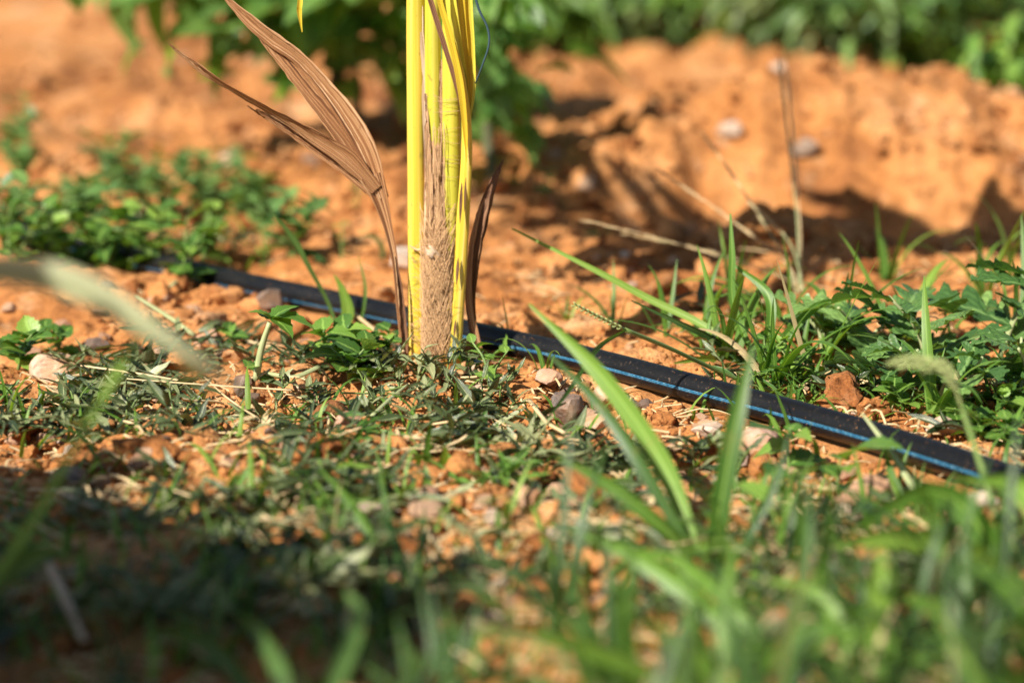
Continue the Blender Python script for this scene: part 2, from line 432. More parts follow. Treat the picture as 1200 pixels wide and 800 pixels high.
r1 = ramp(n, [(0.3, (0.02, 0.12, 0.24)), (0.52, (0.045, 0.24, 0.43)), (0.75, (0.20, 0.36, 0.48))]); l.new(t1.outputs[0], r1.inputs[0])
l.new(r1.outputs[0], b.inputs['Base Color']); b.inputs['Roughness'].default_value = 0.45
M['blue'] = m
m, n, l, b = nt('blue_string'); b.inputs['Base Color'].default_value = (0.03, 0.07, 0.09, 1); b.inputs['Roughness'].default_value = 0.5
M['string'] = m


# ------------------------------------------------------------------ mesh helpers; a shape is (V, F, UV, tint)
def make_mesh(name, V, F, UV=None, tint=None, smooth=True):
    V = np.asarray(V, np.float32); F = np.asarray(F, np.int32)
    me = bpy.data.meshes.new(name)
    nf, k = F.shape
    me.vertices.add(len(V)); me.vertices.foreach_set('co', V.ravel())
    me.loops.add(nf * k); me.loops.foreach_set('vertex_index', F.ravel())
    me.polygons.add(nf)
    me.polygons.foreach_set('loop_start', np.arange(0, nf * k, k, dtype=np.int32))
    me.polygons.foreach_set('use_smooth', np.full(nf, smooth))
    if UV is not None:
        u = me.uv_layers.new(name='UVMap')
        u.data.foreach_set('uv', np.asarray(UV, np.float32)[F.ravel()].ravel())
    if tint is not None:
        a = me.attributes.new('tint', 'FLOAT', 'POINT')
        a.data.foreach_set('value', np.asarray(tint, np.float32))
    me.update(calc_edges=True)
    me.validate()
    return me


def join(shapes):
    Vs, Fs, Us, Ts, o = [], [], [], [], 0
    for s in shapes:
        V, F, UV = s[:3]
        t = s[3] if len(s) > 3 else 0.0
        Vs.append(V); Fs.append(F + o); Us.append(UV); Ts.append(np.full(len(V), t)); o += len(V)
    return np.vstack(Vs), np.vstack(Fs), np.vstack(Us), np.concatenate(Ts)


def grid_faces(n, m):
    i, j = np.meshgrid(np.arange(n - 1), np.arange(m - 1), indexing='ij')
    a = (i * m + j).ravel()
    return np.stack([a, a + 1, a + m + 1, a + m], 1)


def tangents(Pn):
    T = np.gradient(Pn, axis=0)
    return T / (np.linalg.norm(T, axis=1, keepdims=True) + 1e-12)


def ribbon(Pn, W, side, nx=2, fold=0.25, pleat=0.0, pleats=6, cup=0.0, rough=0.0):
    """a leaf blade along Pn, W = half width, side = direction across"""
    n = len(Pn)
    T = tangents(Pn)
    S = side - np.sum(side * T, 1, keepdims=True) * T
    S /= np.linalg.norm(S, axis=1, keepdims=True) + 1e-12
    Nn = np.cross(T, S)
    u = np.linspace(-1, 1, nx + 1)
    V = np.zeros((n, nx + 1, 3))
    for j, uu in enumerate(u):
        if cup:
            a = uu * cup
            off, hh = math.sin(a) / max(cup, 1e-6) * 1.0, (1 - math.cos(a)) / max(cup, 1e-6)
        else:
            off, hh = uu, abs(uu) * fold
        if pleat:
            hh += pleat * (1 if j % 2 else -1)
        V[:, j] = Pn + S * (W * off)[:, None] + Nn * (W * hh)[:, None]
    if rough:
        V += rng.normal(0, rough, V.shape)
    v = np.linspace(0, 1, n)
    UV = np.stack(np.meshgrid(v, (u + 1) / 2, indexing='ij')[::-1], -1)
    return V.reshape(-1, 3), grid_faces(n, nx + 1), UV.reshape(-1, 2)


def tube(Pn, R, ns=7, flat=1.0, side=None, cap=True):
    n = len(Pn)
    Pn = np.asarray(Pn, float); R = np.broadcast_to(np.asarray(R, float), (n,))
    T = tangents(Pn)
    if side is None:
        side = np.tile(np.array([1.0, 0.03, 0.02]) if abs(T[:, 0]).mean() < 0.8 else np.array([0.03, 1.0, 0.02]), (n, 1))
    S = side - np.sum(side * T, 1, keepdims=True) * T
    S /= np.linalg.norm(S, axis=1, keepdims=True) + 1e-12
    B = np.cross(T, S)
    a = np.linspace(0, 2 * math.pi, ns + 1)
    V = Pn[:, None] + S[:, None] * (R[:, None] * np.cos(a))[..., None] + B[:, None] * (R[:, None] * np.sin(a) * flat)[..., None]
    UV = np.stack(np.meshgrid(np.linspace(0, 1, n), a / (2 * math.pi), indexing='ij')[::-1], -1)
    V = V.reshape(-1, 3); UV = UV.reshape(-1, 2); F = grid_faces(n, ns + 1)
    if cap:                                             # close the ends with a collapsed ring
        m_ = ns + 1
        e0 = np.repeat(Pn[:1], m_, 0); e1 = np.repeat(Pn[-1:], m_, 0)
        o0, o1 = len(V), len(V) + m_
        V = np.vstack([V, e0, e1]); UV = np.vstack([UV, UV[:m_], UV[-2 * m_ + m_:][:m_] if False else UV[(n - 1) * m_:n * m_]])
        j = np.arange(ns)
        F = np.vstack([F, np.stack([o0 + j, o0 + j + 1, j + 1, j], 1),
                       np.stack([(n - 1) * m_ + j, (n - 1) * m_ + j + 1, o1 + j + 1, o1 + j], 1)])
    return V, F, UV


def leaf_shape(L=1.0, W=0.3, n=12, m=4, kind='ovate', droop=0.3, fold=0.25, seed=0):
    """a leaf lying along +Y from the origin, upper side +Z"""
    r = np.random.default_rng(seed)
    t = np.linspace(0, 1, n + 1)
    if kind == 'lance':
        w = np.sin(np.pi * t ** 0.8) ** 0.9
    elif kind == 'lobed':
        w = np.sin(np.pi * np.clip(t * 0.94 + 0.05, 0, 1) ** 0.85) ** 0.7
        w = w * (0.28 + 0.72 * np.abs(np.sin(np.pi * 3.5 * t)) ** 0.8)
    else:
        w = np.sin(np.pi * t ** 0.72) ** 0.85
        w = w * (1 + 0.10 * (np.arange(n + 1) % 2 - 0.5) * (kind == 'toothed') * 2)
    w = np.maximum(w, 0.02)
    u = np.linspace(-1, 1, m + 1)
    V = np.zeros((n + 1, m + 1, 3))
    wob = r.normal(0, 0.03, n + 1)
    for j, uu in enumerate(u):
        V[:, j, 0] = uu * w * W + wob * L * .4
        V[:, j, 1] = t * L + (0.16 * abs(uu) * w * W if kind != 'lobed' else 0.55 * abs(uu) * w * W)
        V[:, j, 2] = abs(uu) * w * W * fold - droop * L * t ** 2 + r.normal(0, 0.018, n + 1) * L * abs(uu)
    UV = np.stack(np.meshgrid(t, (u + 1) / 2, indexing='ij')[::-1], -1)
    return V.reshape(-1, 3), grid_faces(n + 1, m + 1), UV.reshape(-1, 2)


def frame_from(d, up=(0, 0, 1), roll=0.0):
    d = np.asarray(d, float); d = d / np.linalg.norm(d)
    x = np.cross(d, up); nx_ = np.linalg.norm(x)
    x = np.array([1.0, 0, 0]) if nx_ < 1e-5 else x / nx_
    z = np.cross(x, d)
    c, s = math.cos(roll), math.sin(roll)
    x, z = c * x + s * z, -s * x + c * z
    return np.stack([x, d, z], 1)                        # columns: local x, y, z


def mat4(Rm, loc, sc=(1, 1, 1)):
    A = Matrix.Identity(4)
    for i in range(3):
        for j in range(3):
            A[i][j] = float(Rm[i, j] * sc[j])
        A[i][3] = float(loc[i])
    return A


# ------------------------------------------------------------------ object helpers
def obj(name, me, mat, parent=None, label=None):
    if me.materials.__len__() == 0:
        me.materials.append(mat)
    o = bpy.data.objects.new(name, me)
    C.objects.link(o)
    if parent is not None:
        o.parent = parent
    if label:
        o['label'] = label
    return o


def sobj(name, shape, mat, parent=None, origin=None, **kw):
    V = np.asarray(shape[0])
    if origin is not None:
        V = V - np.asarray(origin)
    return obj(name, make_mesh(name, V, shape[1], shape[2] if len(shape) > 2 else None, shape[3] if len(shape) > 3 else None), mat, parent, **kw)


def tag(o, label, cat, group=None):
    o['label'] = label; o['category'] = cat
    if group:
        o['group'] = group
    return o


def thing(name, label, cat, loc, group=None):
    o = bpy.data.objects.new(name, None)
    C.objects.link(o)
    o.empty_display_size = 0.02
    o.location = [float(v) for v in loc]
    return tag(o, label, cat, group)


# ------------------------------------------------------------------ ground
def axis(lo, hi, step, far, grow=1.12):
    core = list(np.arange(lo, hi + 1e-9, step))
    s, v = step, core[-1]
    while v < far:
        s *= grow; v += s; core.append(v)
    s, v, pre = step, core[0], []
    while v > -far:
        s *= grow; v -= s; pre.append(v)
    return np.array(pre[::-1] + core)


xs = axis(-0.62, 0.66, 0.0036, 160, 1.09)
ys = axis(1.15, 2.55, 0.0036, 160, 1.045)
X, Y = np.meshgrid(xs, ys, indexing='ij')
Z = H(X.ravel(), Y.ravel())
gV = np.stack([X.ravel(), Y.ravel(), Z], 1)
ground = obj('ground', make_mesh('ground', gV, grid_faces(len(xs), len(ys))), M['soil'])
ground['kind'] = 'structure'

# ------------------------------------------------------------------ irrigation pipe
org = np.array([STEM[0], STEM[1] + 0.08, 0])
pipe = thing('irrigation_pipe', 'black plastic irrigation pipe with blue stripes lying across the soil', 'pipe', org)
sobj('pipe_wall', tube(pipe_path, PIPE_R, 28), M['plastic'], pipe, org)
T = tangents(pipe_path)
Sd = np.cross(T, [0, 0, 1.0]); Sd /= np.linalg.norm(Sd, axis=1, keepdims=True)
if Sd[75, 1] > 0:
    Sd = -Sd
Up = np.array([0, 0, 1.0])
for a0, a1 in ((4.0, 6.8), (-1.8, 1.2), (-5.0, -4.2)):
    rows = []
    turn = -np.radians(24) * (1 - sstep(-.22, .08, pipe_path[:, 0]))    # the pipe is twisted a little beyond the seedling
    for a in np.radians(np.linspace(a0, a1, 3)):
        rows.append(pipe_path + Sd * np.cos(a + turn)[:, None] * (PIPE_R + .00018) + Up * np.sin(a + turn)[:, None] * (PIPE_R + .00018))
    V = np.stack(rows, 1).reshape(-1, 3)
    UV = np.zeros((len(V), 2))
    sobj('stripe', (V, grid_faces(len(pipe_path), 3), UV), M['blue'], pipe, org)


cl_ = []
_iv = np.array([(0, 0, 1), (.94, 0, -.33), (-.47, .82, -.33), (-.47, -.82, -.33)]); _if = np.array([(0, 1, 2), (0, 2, 3), (0, 3, 1), (1, 3, 2)])
for i in range(170):
    k_ = int(U(15, 135)); a_ = math.radians(U(-20, 120)); s_ = U(.0002, .0007)
    c_ = pipe_path[k_] + (pipe_path[k_ + 1] - pipe_path[k_]) * U(0, 1) + (Sd[k_] * math.cos(a_) + Up * math.sin(a_)) * PIPE_R
    cl_.append((_iv * s_ * rng.uniform(.6, 1.5, 3) + c_, _if, np.zeros((4, 2)), U(0, 1)))
o = sobj('clinging_soil', join(cl_), M['crumb'], pipe, org); o['kind'] = 'stuff'


# ------------------------------------------------------------------ coconut seedling
def pxpath(pts, n):
    """pts (px, py, Y) -> smooth world path"""
    return catmull([P(a, b, c) for a, b, c in pts], n)


def lin(vals, n):
    return np.interp(np.linspace(0, 1, n), np.linspace(0, 1, len(vals)), vals)


def screen_side(Pn, twist=0.0):
    T_ = tangents(Pn)
    Sx = np.cross(T_, [0, 1.0, 0]); Sx /= np.linalg.norm(Sx, axis=1, keepdims=True) + 1e-9
    tw = np.broadcast_to(np.asarray(twist, float), (len(Pn),))[:, None]
    return Sx * np.cos(tw) + np.array([0, 1.0, 0]) * np.sin(tw)


def px_ribbon(pts, widths, n=22, twist=0.0, **kw):
    Pn = pxpath(pts, n)
    W = lin(widths, n) * 0.5 * mpp(np.mean([p[2] for p in pts]))
    tw = lin(twist, n) if isinstance(twist, (list, tuple)) else twist
    return ribbon(Pn, W, screen_side(Pn, tw), **kw)


def px_tube(pts, widths, n=22, **kw):
    Pn = pxpath(pts, n)
    return tube(Pn, lin(widths, n) * 0.5 * mpp(np.mean([p[2] for p in pts])), **kw)


SO = np.array([STEM[0], STEM[1], 0.0])
SY = STEM[1]
palm = thing('coconut_seedling', 'young coconut seedling with yellow stalks and brown fibre sheath standing in weeds', 'seedling', SO)


def frond(top, heading, length, rise, n_pairs, name='frond'):
    """a young feather leaf carried on a stalk above the picture"""
    hd = np.array([math.cos(heading), math.sin(heading), 0])
    t = np.linspace(0, 1, 16)
    rach = top + hd * (t[:, None] ** 1.5) * length * 0.75 + np.array([0, 0, 1.0]) * ((rise * t - 0.55 * rise * t ** 2.6)[:, None])
    fr = sobj(name, tube(rach, lin([0.005, 0.0035, 0.0015], 16), 6), M['yellowgreen'], palm, SO)
    sd_ = np.array([-hd[1], hd[0], 0])
    for i in range(n_pairs):
        f = 0.12 + 0.86 * i / (n_pairs - 1)
        b_ = np.array([np.interp(f, t, rach[:, k]) for k in range(3)])
        for s in (-1, 1):
            L_ = 0.30 * (1 - 0.45 * f) * U(.9, 1.1)
            tt = np.linspace(0, 1, 7)
            d_ = hd * (0.5 + 0.5 * f) + sd_ * s * 0.75
            p_ = b_ + d_ * tt[:, None] * L_ + np.array([0, 0, 1.0]) * ((0.25 * L_ * tt - 0.5 * L_ * tt ** 2)[:, None])
            sobj('leaflet', ribbon(p_, 0.017 * np.sin(np.pi * (0.12 + 0.86 * tt)) ** .7, np.tile(hd, (7, 1)), nx=2, fold=.3), M['frond'], fr, SO)
    return fr


# main stalks (pixel path, width in pixels), from the soil to above the frame
stalks = [
    ('stalk', [(490, 424, SY), (489, 330, SY), (488, 200, SY), (487, 60, SY), (486, -90, SY), (480, -260, SY + .02)], [25, 22, 21, 21, 20, 13], 'yellow', .8, 'bright yellow outer leaf stalk'),
    ('stalk', [(514, 424, SY + .004), (511, 250, SY + .002), (508, 120, SY - .002), (507, 0, SY - .004), (508, -110, SY + .005), (520, -290, SY + .05)], [24, 22, 20, 18, 17, 12], 'yellowgreen', .9, 'yellow green inner leaf stalk'),
    ('stalk', [(526, 424, SY - .002), (528, 300, SY - .004), (529, 200, SY - .006), (529, 80, SY - .006), (530, -60, SY + .005), (545, -250, SY + .06)], [26, 24, 22, 21, 20, 13], 'yellowgreen', .9, 'pale yellow green leaf stalk'),
    ('stalk', [(529, 428, SY - .016), (536, 340, SY - .015), (543, 250, SY - .014), (547, 180, SY - .014), (546, 135, SY - .015), (541, 90, SY - .017), (533, 50, SY - .019)], [22, 19, 15, 13, 11, 8, 2], 'yellow', .55, 'narrow front stalk splitting into folded leaflets'),
]
tops = []
for nm, pts, wd, mt, fl, lb in stalks:
    tops.append(P(*pts[-1]))
    sobj(nm, px_tube(pts, wd, 30, ns=14, flat=fl), M[mt], palm, SO, label=lb)
# dried patches on the front stalk
for px_, py_, ln, w_ in ((541, 238, 24, 4), (537, 318, 16, 4), (546, 228, 20, 2.5), (534, 385, 10, 3)):
    sobj('scar', px_ribbon([(px_, py_ - ln, SY - .0205), (px_ - 2, py_ + ln, SY - .0225)], [0.5, w_, w_ * .8, .5], 8, nx=2, fold=.1), M['dead_dark'], palm, SO)
# folded golden leaflets above the front stalk
fans = [
    ([(547, 175, SY - .016), (545, 142, SY - .016), (535, 95, SY - .018), (520, 45, SY - .02), (503, -8, SY - .02), (480, -90, SY - .03)], [1, 5, 8, 9, 8, 3], 'dead_dark'),
    ([(547, 190, SY - .0185), (546, 150, SY - .019), (541, 95, SY - .021), (530, 45, SY - .022), (514, -8, SY - .022), (500, -80, SY - .03)], [1, 8, 12, 11, 8, 3], 'gold'),
    ([(549, 148, SY - .014), (545, 90, SY - .013), (537, 30, SY - .012), (530, -20, SY - .012), (524, -90, SY - .01)], [7, 10, 11, 9, 3], 'yellowgreen'),
    ([(550, 144, SY - .010), (548, 80, SY - .008), (545, 30, SY - .008), (541, -20, SY - .008), (538, -100, SY)], [6, 11, 12, 10, 3], 'gold'),
    ([(551, 140, SY - .012), (553, 100, SY - .010), (552, 50, SY - .009), (549, 0, SY - .009), (546, -90, SY)], [4, 8, 9, 8, 3], 'gold'),
    ([(550, 143, SY - .014), (556, 108, SY - .013), (556, 60, SY - .012), (552, 0, SY - .012), (548, -100, SY)], [3, 4, 5, 6, 3], 'yellowgreen'),
]
for pts, wd, mt in fans:
    sobj('leaflet', px_ribbon(pts, [v * .82 for v in wd], 24, nx=4, fold=.9, twist=[0.2, 0.6, 0.1]), M[mt], palm, SO)
# papery margin between the stalks
sobj('papery_margin', px_ribbon([(500, 300, SY - .004), (499, 200, SY - .004), (497, 100, SY - .004), (493, 0, SY - .004), (490, -80, SY)], [6, 5, 5, 4, 3], 24, nx=4, fold=.4, rough=.0004), M['paper'], palm, SO)
# fibre sheath with loose threads
sheath = sobj('fibre_sheath', px_tube([(511, 430, SY - .004), (512, 360, SY - .005), (513, 290, SY - .006), (511, 220, SY - .002), (509, 150, SY - .001), (506, 95, SY + .004)], [40, 37, 33, 26, 20, 6], 40, ns=24, flat=.75), M['husk'], palm, SO)
me = sheath.data
co = np.zeros(len(me.vertices) * 3, np.float32); me.vertices.foreach_get('co', co); co = co.reshape(-1, 3)
co += rng.normal(0, .0006, co.shape); me.vertices.foreach_set('co', co.ravel())
edge = [([(517, 300, SY - .013), (518, 220, SY - .010), (518, 140, SY - .008), (516, 70, SY - .006)], [7, 7, 6, 2]),
        ([(503, 290, SY - .012), (503, 220, SY - .009), (501, 160, SY - .008), (499, 110, SY - .006)], [8, 7, 5, 2])]
for pts, wd in edge:
    sobj('sheath_edge', px_ribbon(pts, wd, 24, nx=4, fold=.5, rough=.0004), M['husk'], palm, SO)
fb = []
for i in range(420):                                    # two crossing families of threads, as in woven husk
    y0 = 424 - 150 * U(0, 1) ** 1.25; up_ = U(18, 62); sg = 1 if i % 2 else -1
    x0 = U(496, 528); x1 = x0 + sg * up_ * U(.18, .55)
    x1 = min(534, max(492, x1)); y1 = max(U(232, 292), y0 - up_)
    bow = lambda x: SY - .0115 - .0105 * math.sqrt(max(0, 1 - ((x - 512) / 23) ** 2))
    xm = (x0 + x1) / 2 + U(-1.5, 1.5)
    fb.append(px_tube([(x0, y0, bow(x0)), (xm, (y0 + y1) / 2, bow(xm) - U(0, .0016)), (x1, y1, bow(x1))], [U(.35, .75)] * 3, 6, ns=4))
for i in range(36):                                     # strays that stand off
    x0 = U(494, 532); y0 = U(285, 420)
    fb.append(px_tube([(x0, y0, SY - .019), (x0 + U(-8, 8), y0 + U(-10, 10), SY - .026), (x0 + U(-14, 14), y0 + U(-18, 14), SY - .024)], [.5, .45, .2], 7, ns=4))
for i in range(90):                                     # upright threads
    x0 = U(498, 523); y0 = U(140, 380)
    fb.append(px_tube([(x0, y0, SY - .015), (x0 + U(-2, 2), y0 + U(15, 40), SY - .0165), (x0 + U(-3, 3), y0 + U(50, 85), SY - .0155)], [U(.4, .8)] * 3, 7, ns=4))
for i in range(20):                                     # fine threads sagging across the pale stalk
    y0 = U(110, 292); dy_ = U(-3, 12)
    fb.append(px_tube([(508, y0 + U(-6, 2), SY - .013), (519, y0 + dy_ * .5 + U(0, 3), SY - .0155), (531, y0 + dy_ * .9 + U(0, 3), SY - .0155), (541, y0 + dy_, SY - .011)], [U(.25, .55)] * 4, 9, ns=4))
for i in range(40):                                     # net over the foot of the outer stalk
    y0 = U(285, 420)
    k = [(479, y0 + U(-8, 8), SY - .008), (488, y0 + U(-6, 10), SY - .0125), (503, y0 + U(-20, 20), SY - .014)]
    fb.append(px_tube(k, [U(.25, .5)] * 3, 7, ns=4))
fb.append(px_tube([(480, 288, SY - .010), (490, 293, SY - .0125), (500, 291, SY - .016), (507, 297, SY - .02)], [2, 4, 6, 3], 10, ns=5))
o = sobj('loose_fibre', join(fb), M['fibre'], sheath, SO); o['kind'] = 'stuff'
# knot of torn husk
sobj('husk_flap', px_ribbon([(500, 288, SY - .019), (504, 294, SY - .023), (512, 300, SY - .022), (515, 310, SY - .019)], [6, 12, 10, 3], 10, nx=4, fold=.5, rough=.0007), M['paper'], palm, SO)
# left dead leaf: stalk and torn blades
dl = sobj('dead_leaf', px_ribbon([(474, 416, SY - .004), (469, 360, SY - .006), (464, 305, SY - .008), (455, 262, SY - .01), (445, 228, SY - .012), (436, 205, SY - .013)], [9, 11, 11, 15, 24, 34], 26, nx=8, cup=1.0, pleat=.06, twist=[.7, .8, .5, .2, .1]), M['dead'], palm, SO, label='withered brown leaf split into two blades, left of the yellow stalks')
for pts, wd, tw in (
    ([(449, 232, SY - .012), (432, 180, SY - .014), (410, 140, SY - .016), (380, 100, SY - .018), (350, 68, SY - .02), (318, 45, SY - .022), (292, 24, SY - .024), (267, 0, SY - .026), (255, -14, SY - .028)], [15, 26, 27, 20, 17, 19, 15, 6, 1], .25),
    ([(443, 226, SY - .010), (418, 180, SY - .010), (390, 142, SY - .012), (358, 103, SY - .014), (330, 68, SY - .016), (306, 40, SY - .018), (284, 16, SY - .02)], [15, 24, 23, 18, 16, 12, 2], -.2),
    ([(441, 222, SY - .014), (408, 186, SY - .018), (368, 160, SY - .022), (330, 137, SY - .026), (296, 118, SY - .03), (258, 96, SY - .034), (232, 78, SY - .037), (215, 66, SY - .039), (198, 52, SY - .042)], [14, 24, 19, 15, 15, 15, 11, 4, 1], [.1, .2, .9, 1.1, .4, .2]),
    ([(436, 224, SY - .006), (396, 188, SY - .006), (352, 160, SY - .010), (316, 140, SY - .016), (290, 124, SY - .024)], [6, 13, 13, 9, 2], 1.0),
    ([(441, 230, SY - .008), (410, 200, SY - .008), (376, 176, SY - .01), (346, 156, SY - .014), (318, 140, SY - .02), (300, 128, SY - .026)], [12, 19, 18, 14, 8, 2], -.35),
):
    sobj('torn_blade', px_ribbon(pts, wd, 34, nx=10, fold=.18, pleat=.07, twist=tw, rough=.00025), M['dead'], dl, SO)
sobj('torn_blade', px_ribbon([(474, 417, SY - .012), (472, 380, SY - .012), (468, 335, SY - .013), (463, 300, SY - .013)], [9, 10, 8, 1], 20, nx=6, cup=1.1, twist=-.5, rough=.0002), M['dead_dark'], dl, SO)
# right dead leaf, cupped; shade inside it is put into the dark brown
dr = sobj('dead_leaf', px_ribbon([(561, 424, SY + .006), (556, 390, SY + .006), (553, 345, SY + .008), (558, 295, SY + .010), (568, 250, SY + .012), (580, 212, SY + .014), (590, 187, SY + .016)], [13, 14, 18, 23, 22, 12, 1], 30, nx=10, cup=1.35, pleat=.05, twist=[.35, .35, .3, .4], rough=.0003), M['dead_dark'], palm, SO, label='cupped dead leaf, inner shade coloured dark, right of the yellow stalks')
sobj('fold', px_ribbon([(566, 430, SY - .006), (558, 395, SY - .006), (550, 355, SY - .006), (551, 300, SY - .004), (559, 255, SY), (568, 232, SY + .004)], [8, 9, 8, 8, 6, 1], 24, nx=6, cup=.9, twist=-.3, rough=.0002), M['dead'], dr, SO)
# blue-green filament curling beside the fan
sobj('filament', px_tube([(552, -30, SY - .02), (560, 8, SY - .02), (571, 32, SY - .02), (573, 52, SY - .02), (566, 75, SY - .018), (557, 98, SY - .014)], [3, 3, 2.6, 2.4, 2.2, 1.4], 24, ns=6), M['string'], palm, SO)
# tip of a drooping leaflet hanging into view
sobj('leaflet', px_ribbon([(486, -200, SY), (440, -250, SY - .01), (385, -170, SY - .02), (357, -70, SY - .025), (352, 0, SY - .03), (351, 14, SY - .03), (354, 38, SY - .03)], [6, 12, 14, 10, 6, 6, 1], 40, nx=4, fold=.6), M['gold'], palm, SO, label='tip of a yellowing leaflet hanging left of the stalks')
frond(tops[0], math.radians(128), 0.80, 0.36, 14)  # extra unseen frond, added to throw a shadow band on the slope
frond(tops[0], math.radians(105), 0.40, 0.30, 13)
frond(tops[1], math.radians(85), 0.40, 0.40, 13)
frond(tops[2], math.radians(58), 0.38, 0.32, 13)

tag(sobj('fallen_leaf_strip', px_ribbon([(572, 418, SY + .01), (590, 440, SY - .03), (606, 460, SY - .075), (619, 474, SY - .115)], [7, 12, 15, 9], 16, nx=6, fold=.25, pleat=.05), M['dead'], None, None), 'flat brown leaf strip leaning from the seedling foot to the soil', 'leaf strip')
tag(sobj('fallen_leaf_strip', px_ribbon([(556, 418, SY - .02), (549, 436, SY - .045), (540, 452, SY - .075)], [6, 10, 4], 12, nx=6, fold=.4, rough=.0003), M['paper'], None, None), 'short pale papery leaf strip at the foot of the seedling', 'leaf strip')


# ------------------------------------------------------------------ stones and clods
def ico(sub):
    t = (1 + 5 ** .5) / 2
    V = [(-1, t, 0), (1, t, 0), (-1, -t, 0), (1, -t, 0), (0, -1, t), (0, 1, t), (0, -1, -t), (0, 1, -t), (t, 0, -1), (t, 0, 1), (-t, 0, -1), (-t, 0, 1)]
    V = [np.array(v) / np.linalg.norm(v) for v in V]
    F = [(0, 11, 5), (0, 5, 1), (0, 1, 7), (0, 7, 10), (0, 10, 11), (1, 5, 9), (5, 11, 4), (11, 10, 2), (10, 7, 6), (7, 1, 8), (3, 9, 4), (3, 4, 2), (3, 2, 6), (3, 6, 8), (3, 8, 9), (4, 9, 5), (2, 4, 11), (6, 2, 10), (8, 6, 7), (9, 8, 1)]
    for _ in range(sub):
        cache, nf = {}, []
        def mid(a, b_):
            k = (min(a, b_), max(a, b_))
            if k not in cache:
                v = V[a] + V[b_]; V.append(v / np.linalg.norm(v)); cache[k] = len(V) - 1
            return cache[k]
        for a, b_, c in F:
            x, y, z = mid(a, b_), mid(b_, c), mid(c, a)
            nf += [(a, x, z), (b_, y, x), (c, z, y), (x, y, z)]
        F = nf
    return np.array(V), np.array(F)


ICO = [ico(i) for i in range(5)]


def rock(sub, seed, cuts=15, rough=.05, lump=0.0):
    r = np.random.default_rng(seed)
    V, F = ICO[sub]
    V = V.copy()
    for _ in range(cuts):                               # flatten facets
        nrm = r.normal(size=3); nrm /= np.linalg.norm(nrm)
        d = r.uniform(.50, .86)
        k = V @ nrm
        V -= np.outer(np.maximum(k - d, 0) * .98, nrm)
    if lump:
        for q in range(26 if sub < 4 else 150):
            c = r.normal(size=3); c /= np.linalg.norm(c)
            wd_ = r.uniform(.03, .25) if q < 22 else r.uniform(.004, .03)
            V *= (1 + lump * (r.uniform(.3, 1) if q < 22 else r.uniform(-.5, .7)) * np.exp(-np.sum((ICO[sub][0] - c) ** 2, 1) / wd_))[:, None]
    V += r.normal(0, rough * .3, V.shape)
    return V, F


HERO = []


def stone(name, label, cat, px, py, wpx, hpx, mat, group=None, seed=0, sub=3, lump=0.0, rot=0.0, sink=.25, zoff=0.0, depth=None):
    g = G(px, py)
    s = mpp(g[1])
    V, F = rock(4 if lump else sub, seed, lump=lump, rough=.03 if not lump else .05)
    a, c = wpx * s / 2 / np.abs(V[:, 0]).max(), hpx * s / 2 / np.abs(V[:, 2]).max()
    V = V * np.array([a, depth or (a + c) / 2, c])
    Rm = np.array([[math.cos(rot), 0, math.sin(rot)], [0, 1, 0], [-math.sin(rot), 0, math.cos(rot)]])
    V = V @ Rm.T
    V[:, 2] += hpx * s / 2 * (1 - 2 * sink) + zoff
    o = obj(name, make_mesh(name, V, F, smooth=bool(lump)), mat)
    o.location = g
    HERO.append((g[0], g[1], wpx * s / 2))
    return tag(o, label, cat, group)


stone('stone', 'large pale orange stone among weeds at the shaded soil edge', 'stone', 68, 446, 66, 40, M['stone_tan'], seed=3, sink=.15)
stone('stone', 'dark brown faceted stone in front of the pipe near the seedling', 'stone', 664, 507, 42, 46, M['stone_dark'], seed=8, sink=.12)
stone('stone', 'half orange half dark stone tucked against the pipe', 'stone', 738, 484, 38, 38, M['stone_dark'], seed=12, sink=.15)
stone('stone', 'orange-faced angular stone leaning beside the half dark stone', 'stone', 716, 476, 44, 34, M['stone_tan'], seed=14, sink=.15)
stone('stone', 'pale pinkish rounded stone among the weeds before the seedling', 'stone', 405, 508, 38, 32, M['stone_pink'], seed=21, sink=.15)
stone('stone', 'broad grey pink stone beneath the pipe behind the broad grass blade', 'stone', 893, 536, 62, 50, M['stone_pink'], seed=25, sink=.2)
stone('stone', 'small round dark pebble beside the broad grey pink stone', 'stone', 873, 547, 26, 24, M['stone_dark'], seed=26, sink=.15)
stone('stone', 'pale stone with an orange side touching the far side of the pipe', 'stone', 1105, 508, 54, 30, M['stone_white'], seed=31, sink=.2)
stone('stone', 'pink brown stone on the bare soil below the pipe', 'stone', 1012, 590, 62, 44, M['stone_pink'], seed=33, sink=.2)
stone('stone', 'reddish domed stone beside the pink brown stone', 'stone', 1035, 582, 32, 34, M['stone_tan'], seed=34, sink=.2)
stone('stone', 'knobbly whitish stone in front of the pipe', 'stone', 1146, 616, 56, 52, M['stone_white'], seed=36, sink=.2, lump=.15)
stone('stone', 'brown and white broken stone beside the knobbly whitish stone', 'stone', 1188, 616, 42, 40, M['stone_pink'], seed=37, sink=.2)
stone('stone', 'pale pebble half sunk in soil before the pipe', 'stone', 826, 508, 42, 24, M['stone_white'], seed=39, sink=.3)
stone('stone', 'flat tan stone beside the dark faceted stone', 'stone', 700, 505, 40, 30, M['stone_tan'], seed=41, sink=.3)
stone('stone', 'reddish pebble under the fallen brown leaf strip', 'stone', 640, 462, 40, 24, M['stone_pink'], seed=43, sink=.25)
stone('stone', 'shaded dark stone at the edge of the bush shadow', 'stone', 76, 573, 56, 36, M['stone_dark'], seed=45, sink=.2)
stone('stone', 'pale stone lying in weeds, lit below the orange soil crumbs', 'stone', 622, 600, 44, 32, M['stone_pink'], seed=47, sink=.2)
